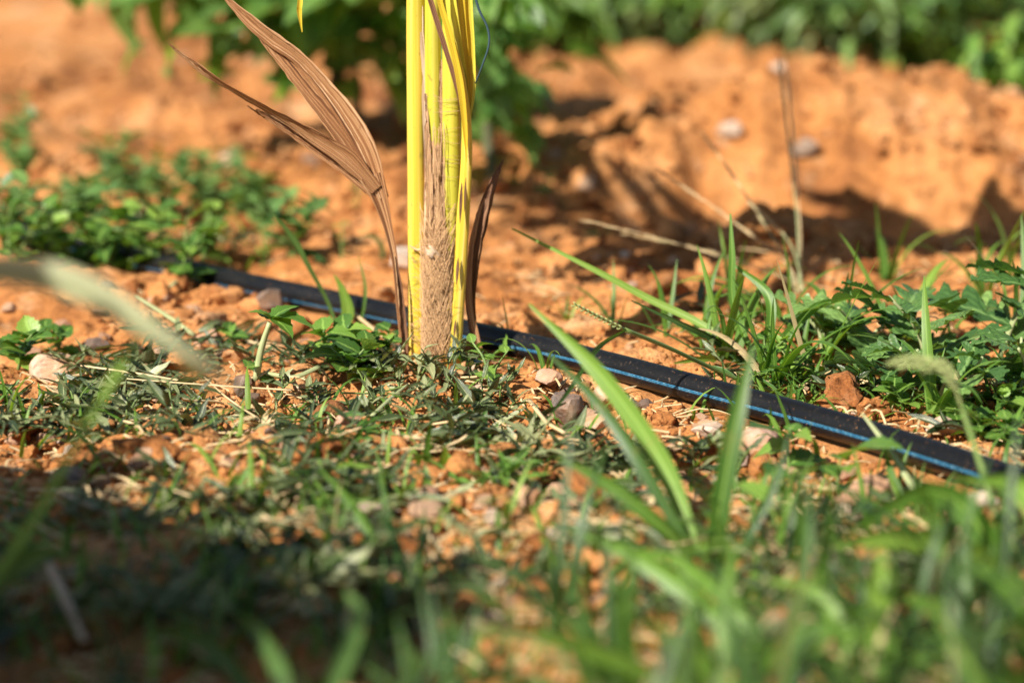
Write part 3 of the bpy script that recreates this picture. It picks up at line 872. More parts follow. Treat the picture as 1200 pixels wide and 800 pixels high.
stone('stone', 'white pebble amid foreground grass', 'stone', 1078, 668, 34, 34, M['stone_white'], seed=49, sink=.15)
stone('stone', 'pale lopsided pebble beside the white pebble in grass', 'stone', 1105, 668, 30, 28, M['stone_tan'], seed=50, sink=.15)
stone('stone', 'rounded tan stone with dark shadow on the bare slope', 'stone', 272, 203, 34, 36, M['stone_tan'], seed=51, sink=.2)
stone('stone', 'pale stone standing behind the withered leaf stalk', 'stone', 473, 318, 34, 34, M['stone_white'], seed=52, sink=.1)
stone('stone', 'dark red brown stone behind the green sprout', 'stone', 242, 402, 36, 30, M['stone_pink'], seed=53, sink=.2)
stone('stone', 'grey brown stone near the bent pale stem', 'stone', 318, 362, 40, 34, M['stone_dark'], seed=54, sink=.3)
stone('stone', 'round grey stone beside the foot of the green sprout', 'stone', 287, 461, 28, 30, M['stone_dark'], seed=55, sink=.1)
stone('stone', 'pale grey stone on the sunlit bank beyond the furrow', 'stone', 856, 150, 36, 22, M['stone_white'], seed=56, sink=.2)
stone('stone', 'small white pebble on the slope behind the pipe', 'stone', 733, 303, 15, 12, M['stone_white'], seed=57, sink=.1)
stone('stone', 'small pale orange pebble on the slope behind the pipe', 'stone', 788, 312, 18, 14, M['stone_tan'], seed=58, sink=.1)
stone('soil_clod', 'crumbly orange soil clod piled against the pipe', 'soil clod', 988, 484, 66, 56, M['crumb'], seed=61, lump=.35, sink=.12)
stone('soil_clod', 'low brown clod lying beside the crumbly orange clod', 'soil clod', 1024, 494, 44, 30, M['crumb'], seed=62, lump=.3, sink=.2)
stone('soil_clod', 'rough orange clod in weeds below the seedling', 'soil clod', 578, 585, 60, 34, M['crumb'], seed=63, lump=.35, sink=.25)
stone('soil_clod', 'reddish clod with crumbs before the pinkish rounded stone', 'soil clod', 385, 535, 60, 40, M['crumb'], seed=64, lump=.35, sink=.25)
stone('soil_clod', 'broken clod in the left sunlit soil patch', 'soil clod', 95, 540, 60, 40, M['crumb'], seed=65, lump=.35, sink=.3)

LM = [('the coconut seedling', 510, 428), ('the large pale orange stone', 68, 446), ('the dark faceted stone', 664, 507), ('the broad grey pink stone', 893, 536), ('the crumbly clod at the pipe', 988, 486),
      ('the knobbly whitish stone', 1146, 616), ('the white pebble in the grass', 1078, 668), ('the pinkish rounded stone', 405, 508), ('the green sprout', 302, 446), ('the shaded dark stone', 76, 573),
      ('the rough orange clod', 578, 585), ('the leafy bush', 412, 172), ('the rounded tan stone on the slope', 272, 203), ('the dry grass stalks', 936, 345), ('the pale grey stone on the bank', 856, 150),
      ('the pale pebbles on the slope', 760, 308), ('the bent pale stem', 270, 340), ('the tall lobed weed', 1090, 440), ('the short thick straw', 510, 655), ('the vertical bright blade', 1030, 770),
      ('the broad sideways grass blade', 720, 775), ('the grey twig in shade', 80, 745), ('the bright weed over the pipe', 185, 325), ('the weed clump ending the bank', 1175, 140), ('the pink brown stone', 1012, 590)]
LMP = [(a, PZ(b_, c)) for a, b_, c in LM]


def near(p):
    return min(LMP, key=lambda q: math.hypot(q[1][0] - p[0], q[1][1] - p[1]))[0]


grp_lab = [('stone', 'small tan stone lying loose on the orange soil', 'stone', 'small loose tan stones', 'stone_tan'),
           ('stone', 'small dark stone lying loose on the orange soil', 'stone', 'small loose dark stones', 'stone_dark'),
           ('stone', 'small whitish stone lying loose on the orange soil', 'stone', 'small loose whitish stones', 'stone_white'),
           ('stone', 'small pinkish stone lying loose on the orange soil', 'stone', 'small loose pinkish stones', 'stone_pink')]
rock_bank = [make_mesh('stone', *rock(2, 200 + i, rough=.05), smooth=False) for i in range(24)]
clod_bank = [make_mesh('soil_clod', *rock(2, 300 + i, rough=.16, lump=.3), smooth=True) for i in range(16)]
mat_bank = {}


def bank_copy(bank, tagn, i, mat):
    k = (tagn, i % len(bank), mat.name)
    if k not in mat_bank:
        me_ = bank[i % len(bank)].copy(); me_.materials.clear(); me_.materials.append(mat); mat_bank[k] = me_
    return mat_bank[k]


def scatter_rocks(zone, cnt, smin, smax, clods=False, sq=.7):
    x0, x1, y0, y1 = zone
    pts = GN(rng.uniform(x0, x1, cnt), rng.uniform(y0, y1, cnt))
    for i, p in enumerate(pts):
        if seg_dist(np.array([p[0]]), np.array([p[1]]), pipe_coarse)[0] < .02 or math.hypot(p[0] - STEM[0], p[1] - STEM[1]) < .04:
            continue
        s = smin * (smax / smin) ** (U(0, 1) ** 1.8)
        if clods:
            nm, lb, ct, gp = 'soil_clod', 'lump of orange soil lying on the ground', 'soil clod', 'loose orange soil lumps'
            mt = M['crumb']; me_ = bank_copy(clod_bank, 'c', int(U(0, 99)), mt)
        else:
            k = rng.choice(4, p=[.42, .2, .13, .25]); nm, lb, ct, gp, mk = grp_lab[k]; mt = M[mk]
            me_ = bank_copy(rock_bank, 'r', int(U(0, 99)), mt)
        o = bpy.data.objects.new(nm, me_); C.objects.link(o)
        o.location = p + np.array([0, 0, s * .25])
        o.rotation_euler = (U(-.4, .4), U(-.4, .4), U(0, 6.28))
        o.scale = (s * U(.8, 1.25), s * U(.8, 1.2), s * sq * U(.75, 1.1))
        sz = 'tiny' if s < .0065 else ('small' if s < .014 else 'sizeable')
        lb = lb.replace('small ', '').replace(' lying loose on the orange soil', '').replace(' lying on the ground', '')
        tag(o, sz + ' ' + lb + ' lying near ' + near(p), ct, gp)


for zone, cnt, a, b_ in (((560, 1000, 445, 570), 90, .004, .012), ((0, 420, 470, 570), 40, .004, .012), ((380, 780, 540, 740), 85, .005, .014),
                         ((180, 470, 340, 430), 26, .005, .014), ((900, 1200, 560, 780), 45, .005, .014), ((0, 230, 330, 420), 16, .006, .014),
                         ((600, 900, 240, 370), 10, .005, .010), ((640, 1200, 100, 200), 12, .010, .022), ((0, 420, 60, 240), 12, .01, .025)):
    scatter_rocks(zone, cnt, a, b_)
for zone, cnt, a, b_ in (((560, 1000, 450, 570), 44, .006, .016), ((0, 420, 480, 570), 40, .005, .016), ((400, 780, 540, 740), 45, .006, .018),
                         ((140, 470, 335, 430), 60, .006, .019), ((0, 640, 20, 280), 60, .010, .034), ((600, 1200, 240, 400), 28, .008, .03),
                         ((620, 1200, 100, 230), 34, .010, .026), ((900, 1200, 560, 780), 22, .006, .016)):
    scatter_rocks(zone, cnt, a, b_, True, .8)

# crumbs: too many to count
cr = []
cv, cf = ICO[0]; cv1, cf1 = ICO[1]
for zone, cnt, a, b_ in (((0, 1200, 400, 600), 6500, .0009, .0042), ((0, 1200, 600, 820), 1500, .0015, .005), ((100, 1200, 300, 420), 2200, .0012, .0045),
                         ((0, 1200, 60, 300), 2600, .003, .011)):
    pts = GN(rng.uniform(zone[0], zone[1], cnt), rng.uniform(zone[2], zone[3], cnt))
    dpp = seg_dist(pts[:, 0], pts[:, 1], pipe_coarse)
    for p, dd in zip(pts, dpp):
        if dd < .0125:
            continue
        s = a * (b_ / a) ** (U(0, 1) ** 2)
        v0, f0 = (cv1, cf1) if s > .003 else (cv, cf)
        V = v0 * (s * rng.uniform(.65, 1.2, 3)) * (1 + rng.normal(0, .16, (len(v0), 1))) + p + np.array([0, 0, s * .35])
        cr.append((V, f0, np.zeros((len(V), 2)), U(0, 1)))
o = sobj('soil_crumbs', join(cr), M['crumb']); o['kind'] = 'stuff'
tag(o, 'loose orange soil crumbs strewn over the ground', 'soil crumbs')

# ------------------------------------------------------------------ vegetation kits
leafbank = {
    'ovate': [make_mesh('leaf', *leaf_shape(1, .30, 10, 4, 'toothed', d, f, s)) for s, (d, f) in enumerate(((.15, .2), (.35, .3), (.6, .35), (.05, .5), (.25, -.2)))],
    'lobed': [make_mesh('leaf', *leaf_shape(1, .40, 28, 6, 'lobed', d, f, 40 + s)) for s, (d, f) in enumerate(((.15, .15), (.3, .25), (.5, .1), (.1, -.2)))],
    'lance': [make_mesh('leaf', *leaf_shape(1, .13, 7, 2, 'lance', d, f, 80 + s)) for s, (d, f) in enumerate(((.1, .5), (.4, .6), (-.3, .5), (.7, .4), (-.1, .8)))],
}


def blade_shape(arch, lean, seed, w=1.0, n=14):
    """unit grass blade rising along +Z, bending towards +Y"""
    r = np.random.default_rng(seed)
    t = np.linspace(0, 1, n)
    ang = lean + arch * t ** 1.6
    d = np.stack([np.zeros(n) + .06 * np.sin(3 * t + r.uniform(0, 6)), np.sin(ang), np.cos(ang)], 1)
    p = np.vstack([[0, 0, 0], np.cumsum(d[:-1], 0)]) / (n - 1)
    tw = np.linspace(0, r.uniform(-.8, .8), n)
    side = np.stack([np.cos(tw), np.sin(tw) * .7, np.zeros(n)], 1)
    wd = .5 * w * np.minimum(1, (t * 5 + .45)) * (1 - t ** 2.4) ** .9 + .001
    return ribbon(p, wd, side, nx=2, fold=.35)


bladebank = [make_mesh('blade', *blade_shape(a, l_, 400 + i, .045 + .012 * (i % 4))) for i, (a, l_) in enumerate(
    ((.3, .1), (.7, .2), (1.1, .15), (1.5, .3), (1.9, .35), (.5, .5), (1.0, .6), (1.4, .8), (2.2, .2), (.2, .35), (.8, .9), (1.7, .6)))]
bank_by_mat = {}


def bank_mesh(bank, i, mat):
    k = (id(bank), i % len(bank), mat.name)
    if k not in bank_by_mat:
        me_ = bank[i % len(bank)].copy(); me_.materials.clear(); me_.materials.append(mat); bank_by_mat[k] = me_
    return bank_by_mat[k]


def put(name, bank, mat, parent, Rm, loc, sc):
    o = bpy.data.objects.new(name, bank_mesh(bank, int(U(0, 997)), mat)); C.objects.link(o)
    o.parent = parent
    o.matrix_basis = mat4(Rm, loc, sc)
    return o


def weed(loc, label, group=None, h=.06, nl=10, ll=.03, kind='ovate', mat='broad', name='leafy_weed', cat='weed', lean=(0, 0), stems=1, stem_r=.0014, wide=1.0, stem_mat='stem'):
    """a small herb: stems with alternate leaves, each leaf a part"""
    if group:
        label = label + ', close to ' + near(loc)
    t = thing(name, label, cat, loc, group)
    for s in range(stems):
        a = U(0, 6.28)
        tip = np.array([lean[0] + (math.cos(a) * h * .55 if stems > 1 else U(-.1, .1) * h), lean[1] + (math.sin(a) * h * .55 if stems > 1 else U(-.1, .1) * h), h * U(.8, 1.1)])
        path = catmull([np.array([0, 0, -.004]), tip * [.3, .3, .55] + rng.normal(0, .04 * h, 3), tip], 10)
        sobj('stem', tube(path, lin([stem_r, stem_r * .55], 10), 6), M[stem_mat], t)
        for i in range(nl):
            f = .12 + .88 * (i + .5) / nl
            p = np.array([np.interp(f, np.linspace(0, 1, 10), path[:, k]) for k in range(3)])
            az = i * 2.4 + U(-.5, .5)
            el = U(-.15, .55) + .35 * f
            d = (math.cos(az) * math.cos(el), math.sin(az) * math.cos(el), math.sin(el))
            L_ = ll * U(.65, 1.15) * (1 - .35 * f)
            put('leaf', leafbank[kind], M[mat], t, frame_from(d, roll=U(-.5, .5)), p, (L_ * wide, L_, L_))
    return t


def tuft(loc, label, group=None, nb=9, L=.12, w=.006, mat='grass', name='grass_tuft', spread=1.0, facing=None):
    label = label + ', close to ' + near(loc)
    t = thing(name, label, 'grass', loc, group)
    for i in range(nb):
        az = (U(0, 6.28) if facing is None else facing + rng.normal(0, .7))
        c, s = math.cos(az), math.sin(az)
        Rm = np.array([[c, -s, 0], [s, c, 0], [0, 0, 1.0]])
        L_ = L * U(.55, 1.15)
        put('blade', bladebank, M[mat] if U(0, 1) > .035 else M['dry_blade'], t, Rm, (U(-.006, .006) * spread, U(-.006, .006) * spread, -.004), (L_ * w / .0055 * U(.75, 1.15), L_, L_))
    return t


# ------------------------------------------------------------------ mat-forming weed (ground cover)
def sprig_shapes(seed, nleaf, runner, ll):
    r = np.random.default_rng(seed)
    out = []
    a = 0.0
    k = [np.zeros(3)]
    for i in range(4):
        a += r.normal(0, .5)
        k.append(k[-1] + np.array([math.cos(a), math.sin(a), 0]) * runner / 4 + np.array([0, 0, r.uniform(-.001, .005)]))
    path = catmull(k, 12)
    out.append(tube(path, .0006, 4, cap=False) + (r.uniform(),))
    for i in range(nleaf):
        f = (i + .5) / nleaf
        p = np.array([np.interp(f, np.linspace(0, 1, 12), path[:, q]) for q in range(3)])
        az = r.uniform(0, 6.28); el = r.uniform(-.15, .75) ** 1
        d = (math.cos(az) * math.cos(el), math.sin(az) * math.cos(el), math.sin(el))
        L_ = ll * r.uniform(.55, 1.2)
        V, F, UV = leaf_shape(L_, L_ * r.uniform(.075, .125), 5, 2, 'lance', r.uniform(-.4, .6), r.uniform(.3, .8), int(r.integers(1e6)))
        V = V @ frame_from(d, roll=r.uniform(-.7, .7)).T + p
        out.append((V, F, UV, r.uniform()))
    return join(out)


SPR = [sprig_shapes(500 + i, 15, .055, .023) for i in range(12)]
accs = [[], [], []]
for zone, cnt in (((400, 640, 430, 535), 130), ((0, 400, 455, 520), 105), ((60, 430, 420, 470), 70), ((320, 700, 520, 600), 120), ((640, 905, 535, 610), 80),
                  ((0, 460, 565, 720), 200), ((450, 800, 600, 730), 30), ((850, 1200, 620, 810), 130), ((820, 1200, 440, 520), 70), ((560, 880, 340, 390), 20),
                  ((-300, 0, 420, 760), 120), ((1200, 1500, 420, 760), 120), ((40, 330, 250, 310), 50)):
    pts = GN(rng.uniform(zone[0], zone[1], cnt), rng.uniform(zone[2], zone[3], cnt))
    dpp = seg_dist(pts[:, 0], pts[:, 1], pipe_coarse)
    for p, dd in zip(pts, dpp):
        if any(abs(p[0] - a) < r_ + .010 and -.055 < p[1] - b_ < r_ + .01 for a, b_, r_ in HERO):
            continue
        if dd < .035 or float(vnoise(p[:1] * 16, p[1:2] * 16, 33)[0] + .5 * vnoise(p[:1] * 40, p[1:2] * 40, 34)[0]) < U(-.20, .30):
            continue
        V, F, UV, T_ = SPR[int(U(0, 12))]
        a, s = U(0, 6.28), U(.7, 1.45)
        Rz = np.array([[math.cos(a), -math.sin(a), 0], [math.sin(a), math.cos(a), 0], [0, 0, 1]])
        kk = rng.choice(3, p=[.70, .16, .14])
        accs[kk].append(((V * s * (1, .8, .8)[kk] * np.array([1, 1, .35 if kk == 2 else 1])) @ Rz.T + p + np.array([0, 0, .002]), F, UV, U(0, 1)))
o = sobj('mat_weed', join(accs[0]), M['mat']); o['kind'] = 'stuff'
o2 = sobj('mat_weed', join(accs[1]), M['broad']); o2['kind'] = 'stuff'
tag(o2, 'fresh bright green small-leaved weeds mixed into the mat', 'ground cover')
o2 = sobj('mat_weed', join(accs[2]), M['straw']); o2['kind'] = 'stuff'
tag(o2, 'dead straw-coloured weed remains lying in the mat', 'ground cover')
tag(o, 'low grey green small-leaved weeds matting the orange soil', 'ground cover')

# fine short grass and litter, too many to count
acc = []
for zone, cnt in (((0, 1200, 480, 620), 260), ((820, 1200, 400, 500), 220), ((0, 1200, 620, 820), 420), ((60, 340, 230, 320), 120)):
    for p in GN(rng.uniform(zone[0], zone[1], cnt), rng.uniform(zone[2], zone[3], cnt)):
        if seg_dist(np.array([p[0]]), np.array([p[1]]), pipe_coarse)[0] < .016:
            continue
        V, F, UV = blade_shape(U(.3, 2), U(.1, 1.0), int(U(0, 1e6)), .10, 6)
        a = U(0, 6.28); L_ = U(.02, .05)
        Rz = np.array([[math.cos(a), -math.sin(a), 0], [math.sin(a), math.cos(a), 0], [0, 0, 1]])
        acc.append((V * L_ @ Rz.T + p, F, UV, U(0, 1)))
o = sobj('short_grass', join(acc), M['grass']); o['kind'] = 'stuff'
tag(o, 'short fine grass blades sprouting between weeds and stones', 'grass')
acc = []
for zone, cnt in (((0, 1200, 440, 640), 900), ((0, 1200, 640, 820), 380), ((150, 1200, 300, 420), 120)):
    for p in GN(rng.uniform(zone[0], zone[1], cnt), rng.uniform(zone[2], zone[3], cnt)):
        if seg_dist(np.array([p[0]]), np.array([p[1]]), pipe_coarse)[0] < .02:
            continue
        L_ = U(.008, .035); a = U(0, 6.28); d = np.array([math.cos(a), math.sin(a), U(-.15, .35)])
        k = [p + [0, 0, .003], p + d * L_ * .5 + rng.normal(0, .002, 3) + [0, 0, .004], p + d * L_ + [0, 0, .003]]
        acc.append(tube(catmull(k, 5), U(.0003, .0012), 4, cap=False) + (U(0, 1),))
o = sobj('dry_litter', join(acc), M['straw']); o['kind'] = 'stuff'
tag(o, 'fine dry straw litter lying on the soil', 'plant litter')

# sprigs one can pick out round the foot of the seedling
for i, (px_, py_) in enumerate(((430, 455), (455, 440), (470, 470), (492, 452), (505, 480), (520, 455), (540, 470), (556, 452), (565, 480), (480, 500), (520, 505), (550, 510), (440, 490),
                                (585, 470), (590, 500), (330, 470), (370, 480), (150, 500), (210, 505), (90, 492), (730, 548), (770, 560), (815, 552), (860, 566), (700, 560), (640, 545))):
    weed(G(px_, py_), 'grey green narrow-leaved weed sprig', 'narrow-leaved weed sprigs', h=U(.016, .034), nl=9, ll=U(.020, .028), kind='lance', mat='mat', name='weed_sprig', stems=2, stem_r=.0008, wide=1.2)

# ------------------------------------------------------------------ broad-leaved weeds
weed(G(185, 325), 'bright green broad-leaved weed growing over the pipe', None, h=.075, nl=9, ll=.040, stems=2, wide=1.25)
weed(G(235, 318), 'smaller bright green weed next to the bigger one over the pipe', None, h=.06, nl=8, ll=.034, stems=2, wide=1.2)
weed(G(15, 330), 'bright leafy weed at the left over the pipe', None, h=.07, nl=9, ll=.036, stems=2, wide=1.1)
for px_, py_, lb in ((80, 312, 'leafy weed sprawling over the far left stretch of pipe'), (130, 322, 'bushy weed hiding the pipe beside the bright weed'), (165, 305, 'tall weed standing against the far side of the pipe'), (45, 300, 'weed leaning on the pipe where it leaves the bare soil'), (215, 335, 'spreading weed just in front of the pipe')):
    weed(G(px_, py_), lb, None, h=.065, nl=9, ll=.036, stems=3, wide=1.1)
sp = weed(G(302, 446), 'green sprout with thick stem and leaves at its tip', None, h=.02, nl=4, ll=.026, stems=1, wide=1.3)
g = G(302, 446)
st = px_tube([(300, 446, g[1]), (306, 410, g[1] - .003), (316, 378, g[1] - .006)], [9, 8, 6], 12, ns=8)
sobj('stem', st, M['pale_stem'], sp, g)
tip = P(318, 374, g[1] - .006) - g
for az, el, L_ in ((0.1, .35, .032), (-.5, .1, .024), (3.0, .9, .018), (.9, .5, .026), (2.2, .3, .016)):
    put('leaf', leafbank['ovate'], M['broad'], sp, frame_from((math.cos(az) * math.cos(el), math.sin(az) * math.cos(el) - .3, math.sin(el))), tip, (L_ * 1.3, L_, L_))
for px_, py_, h_, l_, lb in ((385, 424, .035, .034, 'toothed green weed left of the seedling foot, beside the straw'), (430, 430, .03, .032, 'toothed green weed touching the withered leaf stalk'),
                             (410, 452, .032, .036, 'dark toothed weed before the straw near the seedling'), (455, 422, .025, .026, 'tiny weed at the foot of the withered leaf stalk'),
                             (575, 460, .045, .020, 'upright sprig with a pale bud, right of the seedling foot'), (20, 432, .03, .044, 'crinkled toothed weed beside the large pale orange stone'),
                             (70, 412, .024, .026, 'small dark-leaved weed behind the large pale orange stone'), (280, 415, .02, .024, 'small weed between soil clods behind the green sprout')):
    weed(G(px_, py_), lb, None, h=h_, nl=7, ll=l_, stems=2, wide=1.25)
for px_, py_ in ((90, 268), (130, 255), (165, 272), (205, 262), (250, 280), (285, 262), (310, 285), (60, 285), (30, 215), (10, 190), (5, 300), (120, 290), (240, 250), (340, 300), (100, 232)):
    weed(G(px_, py_), 'green weed beyond the pipe', 'weeds beyond the pipe', h=U(.05, .09), nl=10, ll=U(.032, .046), stems=3, wide=1.1, mat='lobed')
for px_, py_ in ((400, 300), (420, 235), (640, 240), (700, 250), (590, 235)):
    weed(G(px_, py_), 'sparse green weed on the bare slope', 'weeds on the bare slope', h=U(.03, .06), nl=6, ll=U(.022, .032), stems=1)
# leaves with soft ribs in front of the pipe
for px_, py_, Yo, L_, az, el, lb in ((985, 585, 0, .046, .5, .65, 'pale green ribbed leaf weed in front of the pipe'), (925, 560, 0, .040, 2.8, .5, 'young ribbed weed left of the pale ribbed leaf'), (905, 620, 0, .040, .8, .7, 'ribbed weed low among foreground grass')):
    w_ = weed(G(px_, py_), lb, None, h=.035, nl=4, ll=.035, stems=1, wide=1.3)
    put('leaf', leafbank['ovate'], M['broad'], w_, frame_from((math.cos(az) * math.cos(el), -.5, math.sin(el))), (0, 0, .03), (L_ * 1.5, L_, L_))

# lobed weeds behind the pipe, at the right
for i, (px_, py_, h_, l_, lb) in enumerate(((1010, 425, .05, .085, 'lobed-leaf weed spreading behind the soil clod'), (1090, 440, .07, .090, 'tall lobed-leaf weed behind the drooping seed head'), (1170, 420, .075, .085, 'lobed-leaf weed beyond the pipe at the right'),
                                           (1130, 480, .05, .070, 'lobed-leaf weed close behind the pale stone'), (1040, 470, .045, .060, 'small lobed-leaf weed behind the brown clod'), (965, 400, .03, .06, 'flat lobed-leaf weed on the orange slope'), (1200, 480, .06, .075, 'lobed-leaf weed leaning over the pipe'))):
    weed(G(px_, py_), lb, None, h=h_, nl=5, ll=l_, kind='lobed', mat='lobed', name='lobed_weed', stems=2, wide=.85, stem_r=.0022, stem_mat='pale_stem')
for px_, py_ in ((1150, 515), (1180, 525), (1120, 500), (1190, 500), (1060, 490), (935, 450), (900, 440)):
    weed(G(px_, py_), 'small leafy weed behind the pipe', 'small weeds behind the pipe', h=U(.02, .04), nl=8, ll=U(.018, .026), stems=2, wide=1.2)


# ------------------------------------------------------------------ grass
def hero_grass(base_px, label, blades, mat='grass', name='grass_tuft', group=None):
    """blades: list of (pixel points base to tip with distance, widths)"""
    g_ = G(*base_px)
    t_ = thing(name, label, 'grass', g_, group)
    for bl in blades:
        pts, wd = bl[0], bl[1]
        mt = M[bl[2]] if len(bl) > 2 else M[mat]
        tw = bl[3] if len(bl) > 3 else [U(-.5, .5), U(-.3, .6)]
        sobj('blade', px_ribbon(pts, wd, 24, nx=4, fold=.3, twist=tw), mt, t_, g_)
    return t_


gy = lambda px_, py_: G(px_, py_)[1]
y1 = gy(815, 650)
hero_grass((815, 650), 'tall grass tuft with long blades crossing the pipe', [
    ([(817, 650, y1), (778, 545, y1 + .05), (705, 440, y1 + .12), (620, 356, y1 + .17)], [13, 25, 22, 3], 'grass', [.1, .3]),
    ([(812, 648, y1), (752, 545, y1 + .02), (700, 470, y1 + .05), (643, 414, y1 + .08)], [11, 18, 15, 3], 'dark_and_shaded_grass', [.3, .5]),
    ([(822, 655, y1 - .01), (770, 610, y1 - .02), (712, 566, y1 - .01), (652, 535, y1)], [13, 20, 17, 3]),
    ([(834, 690, y1 - .03), (842, 610, y1 - .03), (860, 505, y1 - .02), (882, 406, y1)], [13, 24, 25, 4], 'grass', [.2, .1]),
    ([(838, 690, y1 - .03), (870, 640, y1 - .05), (905, 575, y1 - .04), (925, 505, y1 - .02)], [8, 10, 9, 2], 'dark_and_shaded_grass'),
])
y2 = gy(900, 790)
hero_grass((900, 790), 'coarse grass tuft with blades leaning over bare crumbs', [
    ([(900, 795, y2), (830, 715, y2 + .03), (750, 655, y2 + .06), (668, 620, y2 + .09)], [18, 26, 22, 4]),
    ([(905, 795, y2), (865, 720, y2 + .02), (800, 660, y2 + .06), (735, 640, y2 + .08)], [14, 20, 16, 3]),
    ([(912, 795, y2), (930, 720, y2), (945, 640, y2 + .02), (948, 560, y2 + .05)], [12, 18, 15, 3], 'dark_and_shaded_grass'),
    ([(915, 795, y2), (980, 730, y2 - .02), (1040, 700, y2 - .03), (1110, 705, y2 - .03)], [14, 22, 18, 3]),
])
y3 = gy(840, 800) - .07
hero_grass((840, 812), 'low grass tuft with a broad soft blade sweeping sideways', [
    ([(850, 840, y3), (760, 785, y3 - .01), (660, 748, y3), (556, 738, y3 + .02)], [26, 36, 32, 8], 'grass', [.7, .5]),
    ([(845, 845, y3), (720, 830, y3 - .03), (600, 790, y3 - .03), (490, 800, y3 - .03)], [22, 30, 26, 6], 'dark_and_shaded_grass', [.6, .6]),
    ([(860, 840, y3), (900, 770, y3), (960, 735, y3), (1020, 745, y3)], [18, 26, 22, 5]),
])
y4 = gy(1190, 720)
hero_grass((1190, 730), 'grass tuft with arching blades below the knobbly whitish stone', [
    ([(1195, 730, y4), (1150, 620, y4 + .01), (1085, 575, y4 + .02), (985, 628, y4 + .01)], [13, 34, 32, 4], 'grass', [.2, .3]),
    ([(1200, 730, y4), (1150, 655, y4 - .01), (1060, 628, y4 - .02), (965, 640, y4 - .01)], [14, 36, 32, 4], 'grass', [.3, .3]),
    ([(1205, 725, y4), (1225, 640, y4), (1195, 570, y4 + .03), (1120, 560, y4 + .05)], [13, 32, 28, 3], 'grass', [.2, .4]),
    ([(1190, 730, y4), (1165, 690, y4 - .02), (1110, 672, y4 - .03), (1050, 690, y4 - .03)], [12, 18, 16, 3], 'dark_and_shaded_grass', [.5, .6]),
    ([(1200, 735, y4), (1185, 650, y4 + .02), (1175, 600, y4 + .05), (1180, 560, y4 + .06)], [8, 10, 8, 2]),
])
y5 = gy(1032, 800) - .01
hero_grass((1030, 805), 'upright grass tuft with one vertical bright blade', [
    ([(1030, 815, y5), (1026, 745, y5), (1028, 690, y5), (1034, 640, y5 + .02)], [18, 24, 22, 6], 'grass', [.1, .1]),
    ([(1034, 815, y5), (1075, 770, y5 - .01), (1120, 745, y5), (1175, 770, y5)], [14, 20, 18, 4]),
    ([(1024, 815, y5), (985, 780, y5), (940, 770, y5), (880, 790, y5)], [14, 22, 18, 4], 'dark_and_shaded_grass'),
    ([(1020, 815, y5), (990, 740, y5 + .02), (950, 690, y5 + .04), (900, 680, y5 + .06)], [14, 20, 16, 4]),
])
y6 = gy(442, 650)
hero_grass((442, 650), 'lone pale grass blade at the edge of the bush shadow', [([(444, 650, y6), (428, 615, y6 + .01), (405, 580, y6 + .02), (374, 548, y6 + .03)], [10, 15, 13, 3]), ([(440, 652, y6), (462, 625, y6), (490, 610, y6), (520, 615, y6)], [8, 10, 8, 2], 'dark_and_shaded_grass')])
y7 = 1.15
hero_grass((-150, 880), 'pale grass arching in from the left close to the lens', [
    *[([(-190 + 6 * q, 900, y7), (-130 + 5 * q, 560 + 6 * q, y7), (-50, 330 + 4 * q, y7), (55 + q, 312 + 5 * q, y7), (135 + 4 * q, 345 + 7 * q, y7), (195 + 9 * q, 395 + 6 * q, y7), (225 + 14 * q, 448 + (q % 3) * 9, y7 + .02)],
       [6, 9, 12, 13, 12, 9, 3], 'pale_grass', [.3, .4, .2]) for q in range(6)],
    ([(-170, 900, y7 + .02), (20, 640, y7 + .08), (95, 510, y7 + .12), (150, 415, y7 + .16), (185, 370, y7 + .18)], [8, 12, 11, 9, 3], 'grass', .3),
])
# blurred blades near the lens, shade also put into their dark colour
y8 = 1.13
hero_grass((250, 870), 'low grass tuft in bush shadow with green tips', [
    ([(330, 880, y8), (280, 790, y8 + .03), (230, 745, y8 + .06), (170, 740, y8 + .08)], [16, 24, 22, 5]),
    ([(340, 880, y8), (330, 790, y8 + .02), (300, 735, y8 + .06), (280, 720, y8 + .08)], [16, 24, 20, 6]),
    ([(350, 880, y8), (400, 780, y8 + .03), (420, 720, y8 + .06), (405, 690, y8 + .08)], [14, 22, 18, 5]),
    ([(-90, 760, y8 + .1), (-20, 690, y8 + .1), (40, 650, y8 + .1), (75, 645, y8 + .1)], [22, 30, 28, 8]),
], 'dark_and_shaded_grass')

# slender seed stalks
g = G(955, 474)
t = thing('seed_grass', 'slender grass stalk with knotted blade reaching over the pipe', 'grass', g)
sobj('stalk', px_tube([(955, 474, g[1]), (860, 442, g[1] - .02), (785, 408, g[1] - .06), (732, 386, g[1] - .09)], [6, 5, 5, 5], 20, ns=6), M['stem'], t, g)
V_ = [px_tube([(732, 386, g[1] - .09), (700, 370, g[1] - .10), (674, 357, g[1] - .11)], [4, 4, 1.5], 10, ns=6)]
for i in range(22):
    f = i / 21
    x_, y_ = 730 - 56 * f, 384.5 - 28 * f
    V_.append(px_tube([(x_, y_ + 1, g[1] - .092 - .02 * f), (x_ - 3, y_ + (2.6 if i % 2 else -2.6), g[1] - .094 - .02 * f), (x_ - 5, y_ - 1.4 + (2.5 if i % 2 else -2.5), g[1] - .094 - .02 * f)], [1, 2.4, .6], 5, ns=5))
sobj('seed_head', join(V_), M['seed'], t, g)
sobj('blade', px_ribbon([(734, 386, g[1] - .09), (700, 408, g[1] - .13), (668, 455, g[1] - .18), (640, 492, g[1] - .22)], [3, 7, 6, 2], 18, nx=2, twist=.3), M['grass'], t, g)
g = G(962, 468)
t = thing('seed_grass', 'short knotted grass stalk behind the pipe beside the clod', 'grass', g)
